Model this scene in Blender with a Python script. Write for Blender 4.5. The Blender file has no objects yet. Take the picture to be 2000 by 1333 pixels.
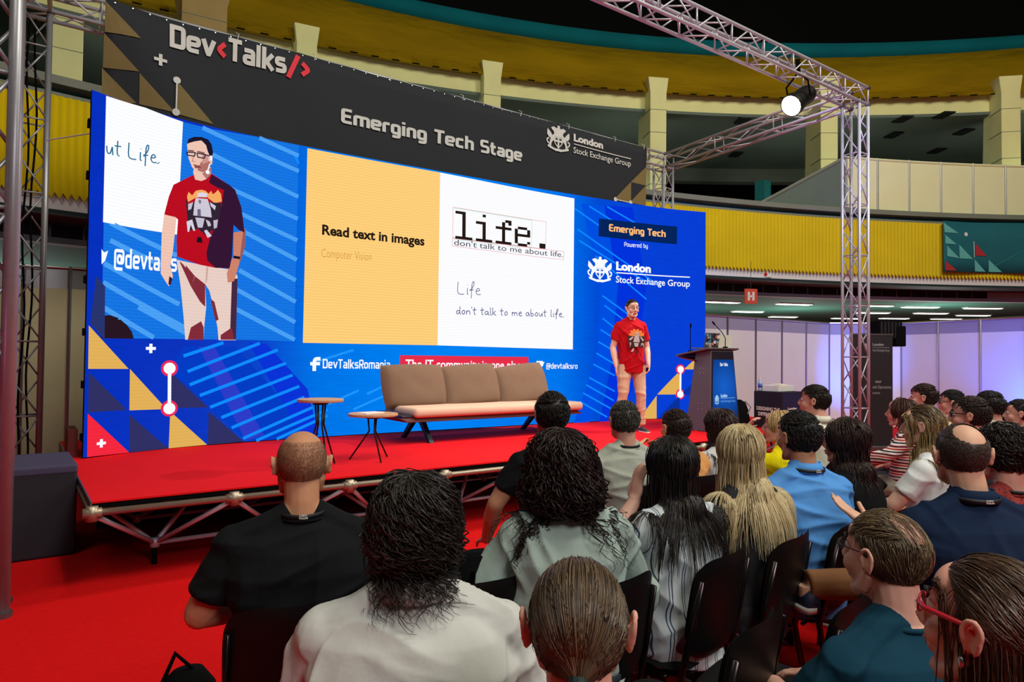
import bpy, bmesh, math, random
import numpy as np
from mathutils import Vector, Matrix, noise as mnoise
PI = math.pi
rng = np.random.default_rng(7)
random.seed(7)
C = bpy.context.scene.collection
SC = bpy.context.scene

# ---------------------------------------------------------------- camera
cam = bpy.data.objects.new('camera', bpy.data.cameras.new('camera')); C.objects.link(cam)
cam.data.lens = 24.048; cam.data.sensor_width = 36; cam.data.clip_end = 300
cam.matrix_world = Matrix.Translation((0, 0, 1.6)) @ Matrix([[0.807709, -0.021725, -0.589181], [-0.589495, -0.012665, -0.807673], [0.010085, 0.999684, -0.023036]]).to_4x4()
SC.camera = cam

# ---------------------------------------------------------------- world, exposure
SC.view_settings.view_transform = 'Standard'; SC.view_settings.look = 'None'
SC.view_settings.gamma = 1; SC.view_settings.use_curve_mapping = False
SC.view_settings.exposure = 0.0
W = bpy.data.worlds.new('hall_ambience'); SC.world = W; W.use_nodes = True
W.node_tree.nodes['Background'].inputs[0].default_value = (.55, .65, .8, 1)
W.node_tree.nodes['Background'].inputs[1].default_value = 0.012

# ---------------------------------------------------------------- lamps of the hall and the stage, and added fill lights
def lamp(name, kind, loc, power, col, target=None, size=.2, spot=None, blend=.5, sy=None):
    l = bpy.data.lights.new(name, kind); l.energy = power; l.color = col
    if kind == 'AREA':
        l.size = size
        if sy: l.shape = 'RECTANGLE'; l.size_y = sy
    elif kind in ('POINT', 'SPOT'): l.shadow_soft_size = size
    if kind == 'SPOT': l.spot_size = math.radians(spot); l.spot_blend = blend
    o = bpy.data.objects.new(name, l); C.objects.link(o); o.location = loc
    if target: o.rotation_euler = (Vector(target) - Vector(loc)).to_track_quat('-Z', 'Y').to_euler()
    return o
# hall floodlights under the dome, pale yellow-green
lamp('hall_floodlight', 'AREA', (4, -3, 13.5), 1050, (1, .97, .78), (8, 8, 6), 4)
lamp('hall_floodlight', 'AREA', (12, -2, 13.5), 1100, (1, .96, .74), (16, 12, 7), 4)
lamp('hall_floodlight', 'AREA', (-4, 1, 12), 260, (1, .97, .80), (0, 14, 5), 4)
# fill points added behind the upper parapet to brighten the gallery ceiling
for gx, gy in ((3, 18.5), (10, 17.8), (16, 15.6), (21.5, 12.0), (25, 7.0)): lamp('gallery_fill', 'POINT', (gx, gy, 6.5), 75, (.95, 1, .85), None, .5)
# hidden fill points added behind the booth walls, lifting the lower gallery ceiling
for gx, gy in ((14.0, 17.1), (19.2, 16.9), (22.8, 14.0), (24.5, 10.0), (-.2, 19.2)): lamp('lower_gallery_fill', 'POINT', (gx, gy, 2.0), 170, (.82, 1, .93), None, .4)
# soft fill added from behind and above for the evenly lit audience
lamp('audience_fill', 'AREA', (1.0, -2.8, 4.6), 125, (1, .97, .93), (3.6, 2.6, .8), 1.6)
lamp('audience_fill', 'AREA', (7.5, -1.2, 6.2), 85, (.95, .96, 1), (6.5, 3.2, .8), 2.0)
# stage spots on the front truss, warm white
lamp('stage_spot', 'SPOT', (9.35, 5.45, 5.25), 1100, (1, .86, .74), (3.6, 6.7, .6), .06, 62, .6)
lamp('stage_spot', 'SPOT', (2.6, 4.9, 5.9), 340, (1, .88, .80), (6.2, 6.5, .9), .08, 60, .6)
lamp('stage_spot', 'SPOT', (6.0, 5.0, 6.0), 260, (1, .88, .80), (5.4, 6.4, .6), .08, 80, .7)
lamp('stage_spot', 'SPOT', (1.5, 5.0, 6.0), 130, (1, .88, .80), (1.6, 5.9, .6), .08, 70, .7)
# blue wash fixtures on the booth walls
lamp('blue_wash', 'SPOT', (15.3, 7.6, .4), 330, (.02, .13, 1), (16.6, 8.6, 1.4), .1, 75, .9)
lamp('blue_wash', 'SPOT', (15.4, 4.6, .4), 360, (.02, .13, 1), (16.7, 5.2, 1.5), .1, 80, .9)
lamp('violet_wash', 'SPOT', (9.6, 6.6, 4.9), 400, (.42, .36, 1), (16.0, 7.4, 1.6), .1, 60, .9)
lamp('violet_wash', 'SPOT', (9.2, 3.6, 5.4), 150, (.42, .36, 1), (11.2, 5.8, 4.8), .1, 60, .9)
lamp('blue_wash', 'SPOT', (12.4, 6.6, 5.0), 90, (.15, .2, 1), (15.2, 12.6, 4.6), .1, 60, .9)
lamp('magenta_wash', 'SPOT', (-1.6, 4.2, .5), 9, (1, .25, .6), (0, 5.2, 1.6), .1, 80, .9)

# ---------------------------------------------------------------- materials
def lin(c):
    f = lambda v: v / 12.92 if v <= .04045 else ((v + .055) / 1.055) ** 2.4
    return tuple(f(v / 255) for v in c) + (1,)
MATS = {}
def mat(name, col, rough=.6, metal=0., var=.12, scale=8., bump=0., bscale=60., spec=.5, attr=None, sheen=0, col2=None, stretch=None, bd=.004):
    if name in MATS: return MATS[name]
    m = bpy.data.materials.new(name); m.use_nodes = True; MATS[name] = m
    nt = m.node_tree; N = nt.nodes; b = N['Principled BSDF']
    b.inputs['Roughness'].default_value = rough; b.inputs['Metallic'].default_value = metal
    b.inputs['Specular IOR Level'].default_value = spec
    if sheen: b.inputs['Sheen Weight'].default_value = sheen
    tc = N.new('ShaderNodeTexCoord'); mp = N.new('ShaderNodeMapping')
    nt.links.new(tc.outputs['Object'], mp.inputs[0])
    if stretch: mp.inputs['Scale'].default_value = stretch
    no = N.new('ShaderNodeTexNoise'); no.inputs['Scale'].default_value = scale; no.inputs['Detail'].default_value = 4
    nt.links.new(mp.outputs[0], no.inputs[0])
    mx = N.new('ShaderNodeMix'); mx.data_type = 'RGBA'
    c = lin(col)
    if col2: c1, c2 = c, lin(col2)
    else: c1 = tuple(v * (1 - var) for v in c[:3]) + (1,); c2 = tuple(min(1, v * (1 + var)) for v in c[:3]) + (1,)
    mx.inputs[6].default_value = c1; mx.inputs[7].default_value = c2
    if attr:
        at = N.new('ShaderNodeAttribute'); at.attribute_name = attr
        nt.links.new(at.outputs['Fac'], mx.inputs[0])
    else: nt.links.new(no.outputs[0], mx.inputs[0])
    nt.links.new(mx.outputs[2], b.inputs['Base Color'])
    if bump:
        n2 = N.new('ShaderNodeTexNoise'); n2.inputs['Scale'].default_value = bscale; n2.inputs['Detail'].default_value = 3
        nt.links.new(mp.outputs[0], n2.inputs[0])
        bp = N.new('ShaderNodeBump'); bp.inputs['Strength'].default_value = bump; bp.inputs['Distance'].default_value = bd
        nt.links.new(n2.outputs[0], bp.inputs['Height']); nt.links.new(bp.outputs[0], b.inputs['Normal'])
    return m
def glow(name, col, strength=1.0, band=.03):
    """a lit screen or lamp face, with the faint line pattern of an LED wall"""
    if name in MATS: return MATS[name]
    m = bpy.data.materials.new(name); m.use_nodes = True; MATS[name] = m
    nt = m.node_tree; N = nt.nodes; N.remove(N['Principled BSDF'])
    e = N.new('ShaderNodeEmission'); e.inputs[1].default_value = strength
    c = lin(col)
    if band:
        tc = N.new('ShaderNodeTexCoord'); w = N.new('ShaderNodeTexWave'); w.bands_direction = 'Z'
        w.inputs['Scale'].default_value = 9; w.inputs['Distortion'].default_value = 1.5
        mx = N.new('ShaderNodeMix'); mx.data_type = 'RGBA'
        mx.inputs[6].default_value = tuple(v * (1 - band) for v in c[:3]) + (1,); mx.inputs[7].default_value = tuple(v * (1 + band) for v in c[:3]) + (1,)
        nt.links.new(tc.outputs['Object'], w.inputs[0]); nt.links.new(w.outputs['Fac'], mx.inputs[0]); nt.links.new(mx.outputs[2], e.inputs[0])
    else: e.inputs[0].default_value = c
    nt.links.new(e.outputs[0], N['Material Output'].inputs[0])
    return m

# ---------------------------------------------------------------- mesh helpers
class MB:
    """collects shapes and links them as ONE mesh object"""
    def __init__(s): s.v = []; s.f = []; s.mi = []; s.cur = 0
    def add(s, vs, fs):
        o = len(s.v); s.v += [tuple(map(float, p)) for p in vs]
        s.f += [tuple(i + o for i in f) for f in fs]; s.mi += [s.cur] * len(fs); return s
    def box(s, a, b, mtx=None):
        (x0, y0, z0), (x1, y1, z1) = a, b
        vs = [(x0,y0,z0),(x1,y0,z0),(x1,y1,z0),(x0,y1,z0),(x0,y0,z1),(x1,y0,z1),(x1,y1,z1),(x0,y1,z1)]
        if mtx: vs = [tuple(mtx @ Vector(p)) for p in vs]
        return s.add(vs, [(3,2,1,0),(4,5,6,7),(0,1,5,4),(1,2,6,5),(2,3,7,6),(3,0,4,7)])
    def tube(s, pts, r, n=8, cap=True, flat=None):
        pts = [Vector(p) for p in pts]; k = len(pts)
        rs = r if isinstance(r, (list, tuple)) else [r] * k
        up = None; vs = []
        for i, p in enumerate(pts):
            d = (pts[min(i+1, k-1)] - pts[max(i-1, 0)]).normalized()
            if up is None:
                up = Vector((0, 0, 1)) if abs(d.z) < .9 else Vector((0, 1, 0))
                up = (up - d * up.dot(d)).normalized()
            else:
                up = up - d * up.dot(d); up = up.normalized() if up.length > 1e-6 else d.orthogonal().normalized()
            sd = d.cross(up); rr = rs[i]
            ra, rb = rr if isinstance(rr, (list, tuple)) else (rr, rr)
            for j in range(n):
                a = 2 * PI * j / n; vs.append(p + sd * math.cos(a) * ra + up * math.sin(a) * rb)
        fs = [(i*n+j, i*n+(j+1)%n, (i+1)*n+(j+1)%n, (i+1)*n+j) for i in range(k-1) for j in range(n)]
        if cap: fs += [tuple(range(n-1, -1, -1)), tuple(range((k-1)*n, k*n))]
        return s.add(vs, fs)
    def loft(s, rings, cap=True):
        """rings: list of (centre, rx, ry, exponent) horizontal super-ellipses"""
        n = 28; vs = []
        for (c, rx, ry, *e) in rings:
            ex = 2 / (e[0] if e else 2)
            for j in range(n):
                a = 2*PI*j/n; ca, sa = math.cos(a), math.sin(a)
                vs.append((c[0] + rx*math.copysign(abs(ca)**ex, ca), c[1] + ry*math.copysign(abs(sa)**ex, sa), c[2]))
        k = len(rings)
        fs = [(i*n+j, i*n+(j+1)%n, (i+1)*n+(j+1)%n, (i+1)*n+j) for i in range(k-1) for j in range(n)]
        if cap: fs += [tuple(range(n-1, -1, -1)), tuple(range((k-1)*n, k*n))]
        return s.add(vs, fs)
    def ell(s, c, r, n=16, m=10, mtx=None):
        vs = [(0, 0, -1)]
        for i in range(1, m):
            t = PI*i/m - PI/2
            for j in range(n):
                a = 2*PI*j/n; vs.append((math.cos(t)*math.cos(a), math.cos(t)*math.sin(a), math.sin(t)))
        vs.append((0, 0, 1)); top = len(vs) - 1
        fs = [(0, 1+(j+1)%n, 1+j) for j in range(n)]
        fs += [(1+i*n+j, 1+i*n+(j+1)%n, 1+(i+1)*n+(j+1)%n, 1+(i+1)*n+j) for i in range(m-2) for j in range(n)]
        fs += [(1+(m-2)*n+j, 1+(m-2)*n+(j+1)%n, top) for j in range(n)]
        out = []
        for p in vs:
            q = Vector((p[0]*r[0], p[1]*r[1], p[2]*r[2]))
            if mtx: q = mtx @ q
            out.append(q + Vector(c))
        return s.add(out, fs)
    def prism(s, poly, d):
        """extrude a polygon (3D points) along d"""
        n = len(poly); d = Vector(d); a = [Vector(p) for p in poly]; b = [p + d for p in a]
        return s.add(a + b, [tuple(range(n-1, -1, -1)), tuple(range(n, 2*n))] + [(i, (i+1)%n, n+(i+1)%n, n+i) for i in range(n)])
    def build(s, name, m, parent=None, smooth=False, bevel=0, seg=2, solid=0, auto=None):
        me = bpy.data.meshes.new(name); me.from_pydata(s.v, [], s.f)
        ms = m if isinstance(m, (list, tuple)) else [m]
        for x in ms: me.materials.append(x)
        if len(ms) > 1: me.polygons.foreach_set('material_index', s.mi)
        me.validate(); me.update()
        bm = bmesh.new(); bm.from_mesh(me)
        if not solid: bmesh.ops.recalc_face_normals(bm, faces=bm.faces)
        bm.to_mesh(me); bm.free()
        if smooth: me.polygons.foreach_set('use_smooth', [True]*len(me.polygons))
        o = bpy.data.objects.new(name, me); C.objects.link(o)
        if parent: o.parent = parent
        if bevel:
            b = o.modifiers.new('edge', 'BEVEL'); b.width = bevel; b.segments = seg; b.limit_method = 'ANGLE'
        if solid:
            k = o.modifiers.new('thickness', 'SOLIDIFY'); k.thickness = solid; k.offset = 0
        return o
def tag(o, label=None, cat=None, group=None, kind=None):
    if label: o['label'] = label
    if cat: o['category'] = cat
    if group: o['group'] = group
    if kind: o['kind'] = kind
    return o
def thing(name, label, cat, loc=(0,0,0), rz=0, group=None):
    o = bpy.data.objects.new(name, None); C.objects.link(o); o.location = loc; o.rotation_euler = (0, 0, rz)
    o.empty_display_size = .1
    return tag(o, label, cat, group)
def struct(o): o['kind'] = 'structure'; return o
def copy_tree(o, parent=None):
    c = o.copy(); C.objects.link(c)
    if parent is not None: c.parent = parent
    for ch in o.children: copy_tree(ch, c)
    return c

# ---------------------------------------------------------------- flat lettering: strokes, polygons, built-in font
GL = {
 'D': (.64, [[(0,.915),(.56,.915),(.56,.085),(0,.085)],[(.085,0),(.085,1)]]), 'e': (.60, [[(.52,.085),(.085,.085),(.085,.635),(.51,.635),(.51,.36),(.085,.36)]]),
 'v': (.56, [[(.05,.72),(.28,.04),(.51,.72)]]), 'T': (.62, [[(0,.915),(.62,.915)],[(.31,.915),(.31,0)]]),
 'a': (.56, [[(.06,.635),(.47,.635),(.47,0)],[(.47,.085),(.085,.085),(.085,.37),(.47,.37)]]), 'l': (.22, [[(.1,1),(.1,0)]]),
 'k': (.56, [[(.085,0),(.085,1)],[(.085,.36),(.22,.36)],[(.5,.72),(.2,.36),(.52,0)]]), 's': (.55, [[(.48,.635),(.085,.635),(.085,.37),(.47,.37),(.47,.085),(.05,.085)]]),
 '<': (.48, [[(.42,.70),(.08,.42),(.42,.14)]]), '>': (.48, [[(.06,.70),(.40,.42),(.06,.14)]]), '/': (.46, [[(.02,-.12),(.42,1.02)]]),
 'E': (.58, [[(.55,.915),(.085,.915),(.085,.085),(.55,.085)],[(.085,.5),(.5,.5)]]), 'm': (.88, [[(.085,0),(.085,.635),(.79,.635),(.79,0)],[(.437,.635),(.437,0)]]),
 'r': (.42, [[(.085,0),(.085,.635),(.4,.635)]]), 'g': (.57, [[(.47,.085),(.085,.085),(.085,.635),(.47,.635),(.47,-.17),(.08,-.17)]]),
 'i': (.22, [[(.1,0),(.1,.72)],[(.1,.84),(.1,1)]]), 'n': (.57, [[(.085,0),(.085,.635),(.47,.635),(.47,0)]]), 'c': (.54, [[(.48,.635),(.085,.635),(.085,.085),(.48,.085)]]),
 'h': (.57, [[(.085,0),(.085,1)],[(.085,.635),(.47,.635),(.47,0)]]), 'S': (.62, [[(.55,.915),(.085,.915),(.085,.5),(.54,.5),(.54,.085),(.05,.085)]]),
 't': (.42, [[(.15,.95),(.15,.085),(.4,.085)],[(0,.635),(.39,.635)]]), 'o': (.57, [[(.27,.635),(.47,.635),(.47,.085),(.085,.085),(.085,.635),(.28,.635)]]),
 'R': (.62, [[(.085,0),(.085,.915),(.54,.915),(.54,.44),(.085,.44)],[(.3,.44),(.56,0)]]), 'd': (.57, [[(.47,1),(.47,0)],[(.47,.635),(.085,.635),(.085,.085),(.47,.085)]]),
 'I': (.36, [[(.18,0),(.18,1)],[(.03,.915),(.33,.915)],[(.03,.085),(.33,.085)]]), 'u': (.57, [[(.085,.72),(.085,.085),(.47,.085)],[(.47,.72),(.47,0)]]),
 'y': (.57, [[(.085,.72),(.085,.085),(.47,.085)],[(.47,.72),(.47,-.17),(.08,-.17)]]), 'p': (.57, [[(.085,-.22),(.085,.635),(.47,.635),(.47,.085),(.085,.085)]]),
 'P': (.6, [[(.085,0),(.085,.915),(.54,.915),(.54,.42),(.085,.42)]]), 'w': (.82, [[(.085,.72),(.085,.085),(.74,.085),(.74,.72)],[(.41,.6),(.41,.085)]]),
 'b': (.57, [[(.085,1),(.085,.085),(.47,.085),(.47,.635),(.085,.635)]]), 'C': (.6, [[(.55,.915),(.085,.915),(.085,.085),(.55,.085)]]), 'V': (.6, [[(.04,1),(.3,.04),(.56,1)]]),
 'L': (.52, [[(.085,1),(.085,.085),(.5,.085)]]),
 'x': (.54, [[(.03,.72),(.5,0)],[(.5,.72),(.03,0)]]), 'H': (.62, [[(.085,0),(.085,1)],[(.53,0),(.53,1)],[(.085,.5),(.53,.5)]]),
 '@': (.85, [[(.6,.3),(.6,.6),(.3,.6),(.3,.25),(.72,.25),(.76,.4),(.76,.85),(.085,.85),(.085,-.05),(.7,-.05)]]), ' ': (.32, []), '.': (.22, [[(.1,0),(.1,.17)]]), "'": (.2, [[(.1,1),(.1,.75)]]),
}
def rounded(pl, r=.12):
    out = [Vector(pl[0]).to_2d()]
    for i in range(1, len(pl)-1):
        a, b, c = (Vector(pl[j]).to_2d() for j in (i-1, i, i+1))
        ra = min(r, (a-b).length*.45); rc = min(r, (c-b).length*.45)
        p, q = b + (a-b).normalized()*ra, b + (c-b).normalized()*rc
        for t in (0, .33, .67, 1): out.append(p*(1-t)**2 + b*2*t*(1-t) + q*t*t)
    out.append(Vector(pl[-1]).to_2d()); return out
def ribbon(pl, w):
    """quads of a polyline of width w"""
    n = len(pl); L = []; R = []
    for i in range(n):
        d0 = (pl[i]-pl[i-1]).normalized() if i else None
        d1 = (pl[i+1]-pl[i]).normalized() if i < n-1 else None
        d = d0 if d1 is None else d1 if d0 is None else ((d0+d1) if (d0+d1).length > 1e-4 else d1).normalized()
        k = 1 if (d0 is None or d1 is None) else 1/max(.5, abs(d.dot(d1)))
        nn = Vector((-d.y, d.x))*w/2*k; L.append(pl[i]+nn); R.append(pl[i]-nn)
    return [v for p in zip(L, R) for v in p], [(2*i, 2*i+1, 2*i+3, 2*i+2) for i in range(n-1)]
def flat_text(mb, s, mp, p0, p1, h, w=.17, track=.06, font=None, bold=0., colors=None):
    """letters from p0 to p1 along the baseline, cap height h, put on a surface by mp(u, v)"""
    p0, p1 = Vector(p0), Vector(p1); items = []
    if font is None:
        x = 0
        for ch in s:
            adv, st = GL[ch]
            for pl in st:
                vs, fs = ribbon(rounded(pl), w); items.append(([(v.x+x, v.y) for v in vs], fs, ch))
            x += adv + track
        x0, x1, H = 0, x-track, 1.
    else:
        cu = bpy.data.curves.new('t', 'FONT'); cu.body = s; cu.size = 1; cu.offset = bold; cu.resolution_u = 3
        o = bpy.data.objects.new('t', cu); C.objects.link(o)
        me = o.evaluated_get(bpy.context.evaluated_depsgraph_get()).to_mesh()
        vs = [(v.co.x, v.co.y) for v in me.vertices]; fs = [tuple(p.vertices) for p in me.polygons]
        bpy.data.objects.remove(o); bpy.data.curves.remove(cu)
        x0, x1 = min(v[0] for v in vs), max(v[0] for v in vs); H = .729 + bold; items = [(vs, fs, s)]
    ex = (p1-p0)/(x1-x0)
    for vs, fs, ch in items:
        mb.cur = colors.get(ch, 0) if colors else 0
        mb.add([mp(p0.x+ex.x*(a-x0), p0.y+ex.y*(a-x0)+b*h/H) for a, b in vs], fs)
    mb.cur = 0
def poly_on(mb, pts, mp, step=.1):
    """a filled polygon cut into strips so that it follows a curved surface"""
    bm = bmesh.new(); vs = [bm.verts.new((p[0], p[1], 0)) for p in pts]; bm.faces.new(vs)
    bmesh.ops.triangulate(bm, faces=bm.faces[:])
    xs = [p[0] for p in pts]; x = math.floor(min(xs)/step)*step + step
    while x < max(xs):
        bmesh.ops.bisect_plane(bm, geom=bm.verts[:]+bm.edges[:]+bm.faces[:], plane_co=(x,0,0), plane_no=(1,0,0)); x += step
    bm.verts.index_update()
    mb.add([mp(v.co.x, v.co.y) for v in bm.verts], [tuple(v.index for v in f.verts) for f in bm.faces]); bm.free()
def line_on(mb, pl, mp, w, rnd=0):
    pl = [Vector(p) for p in pl]
    if rnd: pl = rounded(pl, rnd)
    out = [pl[0]]
    for a, b in zip(pl, pl[1:]):
        k = max(1, int((b-a).length/.12)); out += [a.lerp(b, (i+1)/k) for i in range(k)]
    vs, fs = ribbon(out, w); mb.add([mp(v.x, v.y) for v in vs], fs)
def disc_on(mb, c, r, mp, n=20, rx=None):
    poly_on(mb, [(c[0]+(rx or r)*math.cos(2*PI*i/n), c[1]+r*math.sin(2*PI*i/n)) for i in range(n)], mp, 5)

# ================================================================= the hall
m_red = mat('red_carpet', (205, 12, 16), .95, var=.18, scale=30, bump=.3, bscale=900, spec=.1, bd=.002)
m_redstage = mat('red_stage_carpet', (222, 14, 22), .9, var=.10, scale=14, bump=.3, bscale=900, spec=.15, bd=.002)
m_black = mat('matt_black', (7, 7, 9), .9, spec=.1)
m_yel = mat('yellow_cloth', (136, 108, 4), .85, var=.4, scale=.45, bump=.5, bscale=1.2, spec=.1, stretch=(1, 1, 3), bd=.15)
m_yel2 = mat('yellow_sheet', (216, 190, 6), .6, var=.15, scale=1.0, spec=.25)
m_teal = mat('teal_cloth', (8, 92, 104), .9, var=.3, scale=.7, spec=.1)
m_cream = mat('cream_plaster', (228, 224, 165), .85, var=.12, scale=1.5, bump=.1, bscale=8)
m_grey = mat('grey_concrete', (120, 124, 116), .85, var=.2, scale=1.2)
m_gceil = mat('gallery_ceiling', (96, 108, 102), .9, var=.3, scale=.5)
m_dteal = mat('dark_teal_paint', (34, 96, 106), .8, var=.2, scale=.6)
m_panel = mat('white_booth_panel', (222, 220, 228), .7, var=.05, scale=2)
m_cpanel = mat('cream_booth_panel', (232, 230, 190), .7, var=.06, scale=2)
m_alu = mat('aluminium', (190, 190, 196), .32, 1., var=.08, scale=20)
m_alud = mat('dull_aluminium', (122, 122, 128), .42, .9, var=.12, scale=20)
m_white = mat('white_plastic', (225, 225, 225), .5, var=.03)
m_dark = mat('dark_vent', (8, 10, 16), .7)
m_purp = mat('lavender_header', (150, 146, 178), .6, var=.08, scale=3)

f = MB(); f.box((-12, -9, -.1), (34, 28, 0)); struct(f.build('floor', m_red))

KU = 1.11   # size of the upper gallery
CU0, RU0, CU1, RU1 = (.5*KU, -13.3*KU), 29.6*KU, (2.6*KU, -10.0*KU), 26.5*KU
CU2 = (1.75*KU, -11.8*KU)
up = lambda z: 1.6+(z-1.6)*KU
CL = (4.7, -21.6); RL = 34.35
def cp(c, r, a): return (c[0]+r*math.cos(a), c[1]+r*math.sin(a))
def sweep(profile, a0, a1, n):
    """closed profile [(centre, radius, z)] swept round the hall"""
    k = len(profile); vs = []
    for i in range(n+1):
        a = math.radians(a0+(a1-a0)*i/n)
        for c, r, z in profile: vs.append((*cp(c, r, a), z))
    fs = [(i*k+j, i*k+(j+1)%k, (i+1)*k+(j+1)%k, (i+1)*k+j) for i in range(n) for j in range(k)]
    fs += [tuple(range(k-1, -1, -1)), tuple(range(n*k, (n+1)*k))]
    return MB().add(vs, fs)
def band(c, r0, r1, z0, z1): return [(c, r0, z0), (c, r0, z1), (c, r1, z1), (c, r1, z0)]
# upper gallery: yellow cloth fascia, teal strip, cream beam, columns, ceiling
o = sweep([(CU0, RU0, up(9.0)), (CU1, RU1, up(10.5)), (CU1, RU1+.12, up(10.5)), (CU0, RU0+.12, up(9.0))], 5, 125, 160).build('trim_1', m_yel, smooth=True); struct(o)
vs = MB(); prof = []
o = sweep([(CU1, RU1-.02, up(10.5)), (CU2, 28.3*KU, up(10.86)), (CU2, 28.3*KU+.2, up(10.86)), (CU1, RU1+.12, up(10.5))], 5, 125, 160).build('trim_2', m_teal, smooth=True); struct(o)
struct(sweep(band(CU0, RU0+.35, RU0+.75, up(8.55), up(9.1)), 5, 125, 120).build('trim_3', m_cream, smooth=False))
struct(sweep(band(CU0, RU0+.3, RU0+6.2, up(8.52), up(8.6)), 5, 125, 120).build('ceiling', m_gceil))
struct(sweep(band(CU0, RU0+6.2, RU0+6.7, up(8.05), up(8.6)), 5, 125, 120).build('trim_4', m_grey))
struct(sweep(band(CU0, RU0+9, RU0+9.2, 3.5, 9.9), 5, 125, 80).build('wall_back', m_black))  # black colour stands in for the unlit depth behind the gallery
struct(sweep(band(CU2, 30.9*KU, 31*KU, up(9.1), 42), 0, 130, 80).build('wall_dome', m_black))  # darkness of the dome is put into its near-black colour
# dark hooks along the lower edge of the yellow cloth
h = MB()
for i in range(70):
    a = math.radians(40 + 70*i/70); p = cp(CU0, RU0-.02, a); q = cp(CU0, RU0-.02, a+.006)
    h.tube([(*p, up(8.99)), (*q, up(8.985))], .02, 5)
struct(h.build('trim_5', m_black))
def column(top, width=.52, z0=5.8, depth=1.2, name='pillar', m=m_cream):
    x, y, z = top; a = math.atan2(y-CU0[1], x-CU0[0]); x -= .42*math.cos(a); y -= .42*math.sin(a); z -= .1
    b = MB(); M = Matrix.Translation((x, y, 0)) @ Matrix.Rotation(a, 4, 'Z')
    rings = []
    for zz, w, dp in ((z0, width*1.12, depth), (z0+1.2, width, depth), (z-.5, width, depth*.9), (z, width*1.25, depth*.7)):
        rings.append([M @ Vector((dx, dy, zz)) for dx, dy in ((0, -w/2), (dp, -w/2), (dp, w/2), (0, w/2))])
    v = [p for r in rings for p in r]
    fs = [(i*4+j, i*4+(j+1)%4, i*4+4+(j+1)%4, i*4+4+j) for i in range(3) for j in range(4)] + [(3,2,1,0), (12,13,14,15)]
    b.add(v, fs)
    o = b.build(name, m, bevel=.02); struct(o)
    g = MB()
    for zz in (6.9, 7.7, 8.5, 9.2): # joints between the cladding slabs
        r = [M @ Vector((dx, dy, zz)) for dx, dy in ((-.004, -width/2-.012), (depth*.6, -width/2-.012), (depth*.6, width/2+.012), (-.004, width/2+.012))]
        g.prism(r, (0, 0, .015))
    g.build('joint', m_gceil, o)
for t in [(6.089,17.857,10.310),(11.240,16.711,10.310),(15.981,14.534,10.310),(20.168,11.367,10.310),(24.356,7.954,10.310)]: column(t)
t = (0.836,18.924,10.310); column(t, .66, 5.8)
t = (3.379,16.907,10.150); column(t, .95, 5.8, m=mat('brown_board', (158, 130, 78), .7, var=.15, scale=3))
# gallery floor slab and the lower yellow fascia
struct(sweep(band(CL, RL+.02, RL+9, 5.5, 5.58), 20, 130, 120).build('trim_6', m_grey))
struct(sweep(band(CL, RL+.3, RL+9, 5.58, 5.7), 20, 130, 120).build('trim_7', m_dteal))
struct(sweep(band(CL, RL-.02, RL+9, 5.7, 5.83), 20, 130, 120).build('trim_8', m_grey))
n = 470; vs = []; fs = []
for i in range(2*n+1):
    a = math.radians(30+85*i/(2*n)); pk = i % 2
    r = RL-.05-.045*pk; x, y = cp(CL, r, a)
    vs += [(x, y, 5.5), (x, y, 4.03-.11*pk), (*cp(CL, r+.02, a), 4.03-.11*pk), (*cp(CL, r+.02, a), 5.5)]
for i in range(2*n):
    for j in range(4): fs.append((4*i+j, 4*i+(j+1)%4, 4*i+4+(j+1)%4, 4*i+4+j))
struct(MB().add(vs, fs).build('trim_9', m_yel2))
struct(sweep(band(CL, RL+.02, RL+.5, 3.78, 5.5), 20, 130, 120).build('trim_10', m_panel))
struct(sweep(band(CL, RL+.02, RL+1.2, 3.72, 3.78), 20, 130, 120).build('trim_11', mat('deep_teal_paint', (16, 42, 48), .8)))
struct(sweep(band(CL, RL+1.2, RL+1.5, 3.42, 3.8), 20, 130, 120).build('trim_12', mat('grey_blue_paint', (150, 168, 174), .8, var=.1, scale=2)))
struct(sweep(band(CL, RL+1.5, RL+14, 3.44, 3.5), 20, 130, 120).build('ceiling_lower', mat('gallery_soffit', (64, 122, 106), .85, var=.15, scale=.8)))
struct(sweep(band(CL, RL+14, RL+14.2, 0, 3.5), 20, 130, 80).build('wall_lower', m_dteal))
# vent grilles in the bulkhead
for k, a in enumerate(np.linspace(58, 104, 30)):
    v = thing('vent_grille', 'dark double vent grille in the bulkhead under the yellow fascia', 'vent', (*cp(CL, RL+1.19, math.radians(a)), 3.52), math.radians(a), 'vent grilles under the yellow fascia')
    for s in (-1, 1):
        MB().box((-.02, .02*s if s > 0 else -.47, 0), (.03, .47 if s > 0 else -.02, .2)).build('slot', m_dark, v)
# tube lights under the lower gallery
m_tube = glow('tube_light', (235, 255, 246), 8.0, 0)
for x, y, z in [(18.245,13.666,3.420),(20.584,12.600,3.420),(22.676,15.813,3.420),(26.417,16.690,3.420),(23.017,11.188,3.420),(26.420,12.919,3.420),(29.196,15.437,3.420),(24.708,10.516,3.420),(28.157,11.603,3.420),(30.530,14.042,3.420),(32.331,12.716,3.420),(26.618,9.330,3.420),(30.495,11.025,3.420)]:
    a = math.atan2(y-CL[1], x-CL[0])
    t = thing('ceiling_light', 'long white fluorescent lamp under the far gallery ceiling', 'ceiling light', (x, y, 3.44), a+PI/2, 'fluorescent lamps under the lower gallery')
    MB().box((-.62, -.16, -.04), (.62, .16, 0)).build('housing', m_white, t)
    MB().box((-.58, -.13, -.05), (.58, .13, -.04)).build('tube', m_tube, t)
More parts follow.
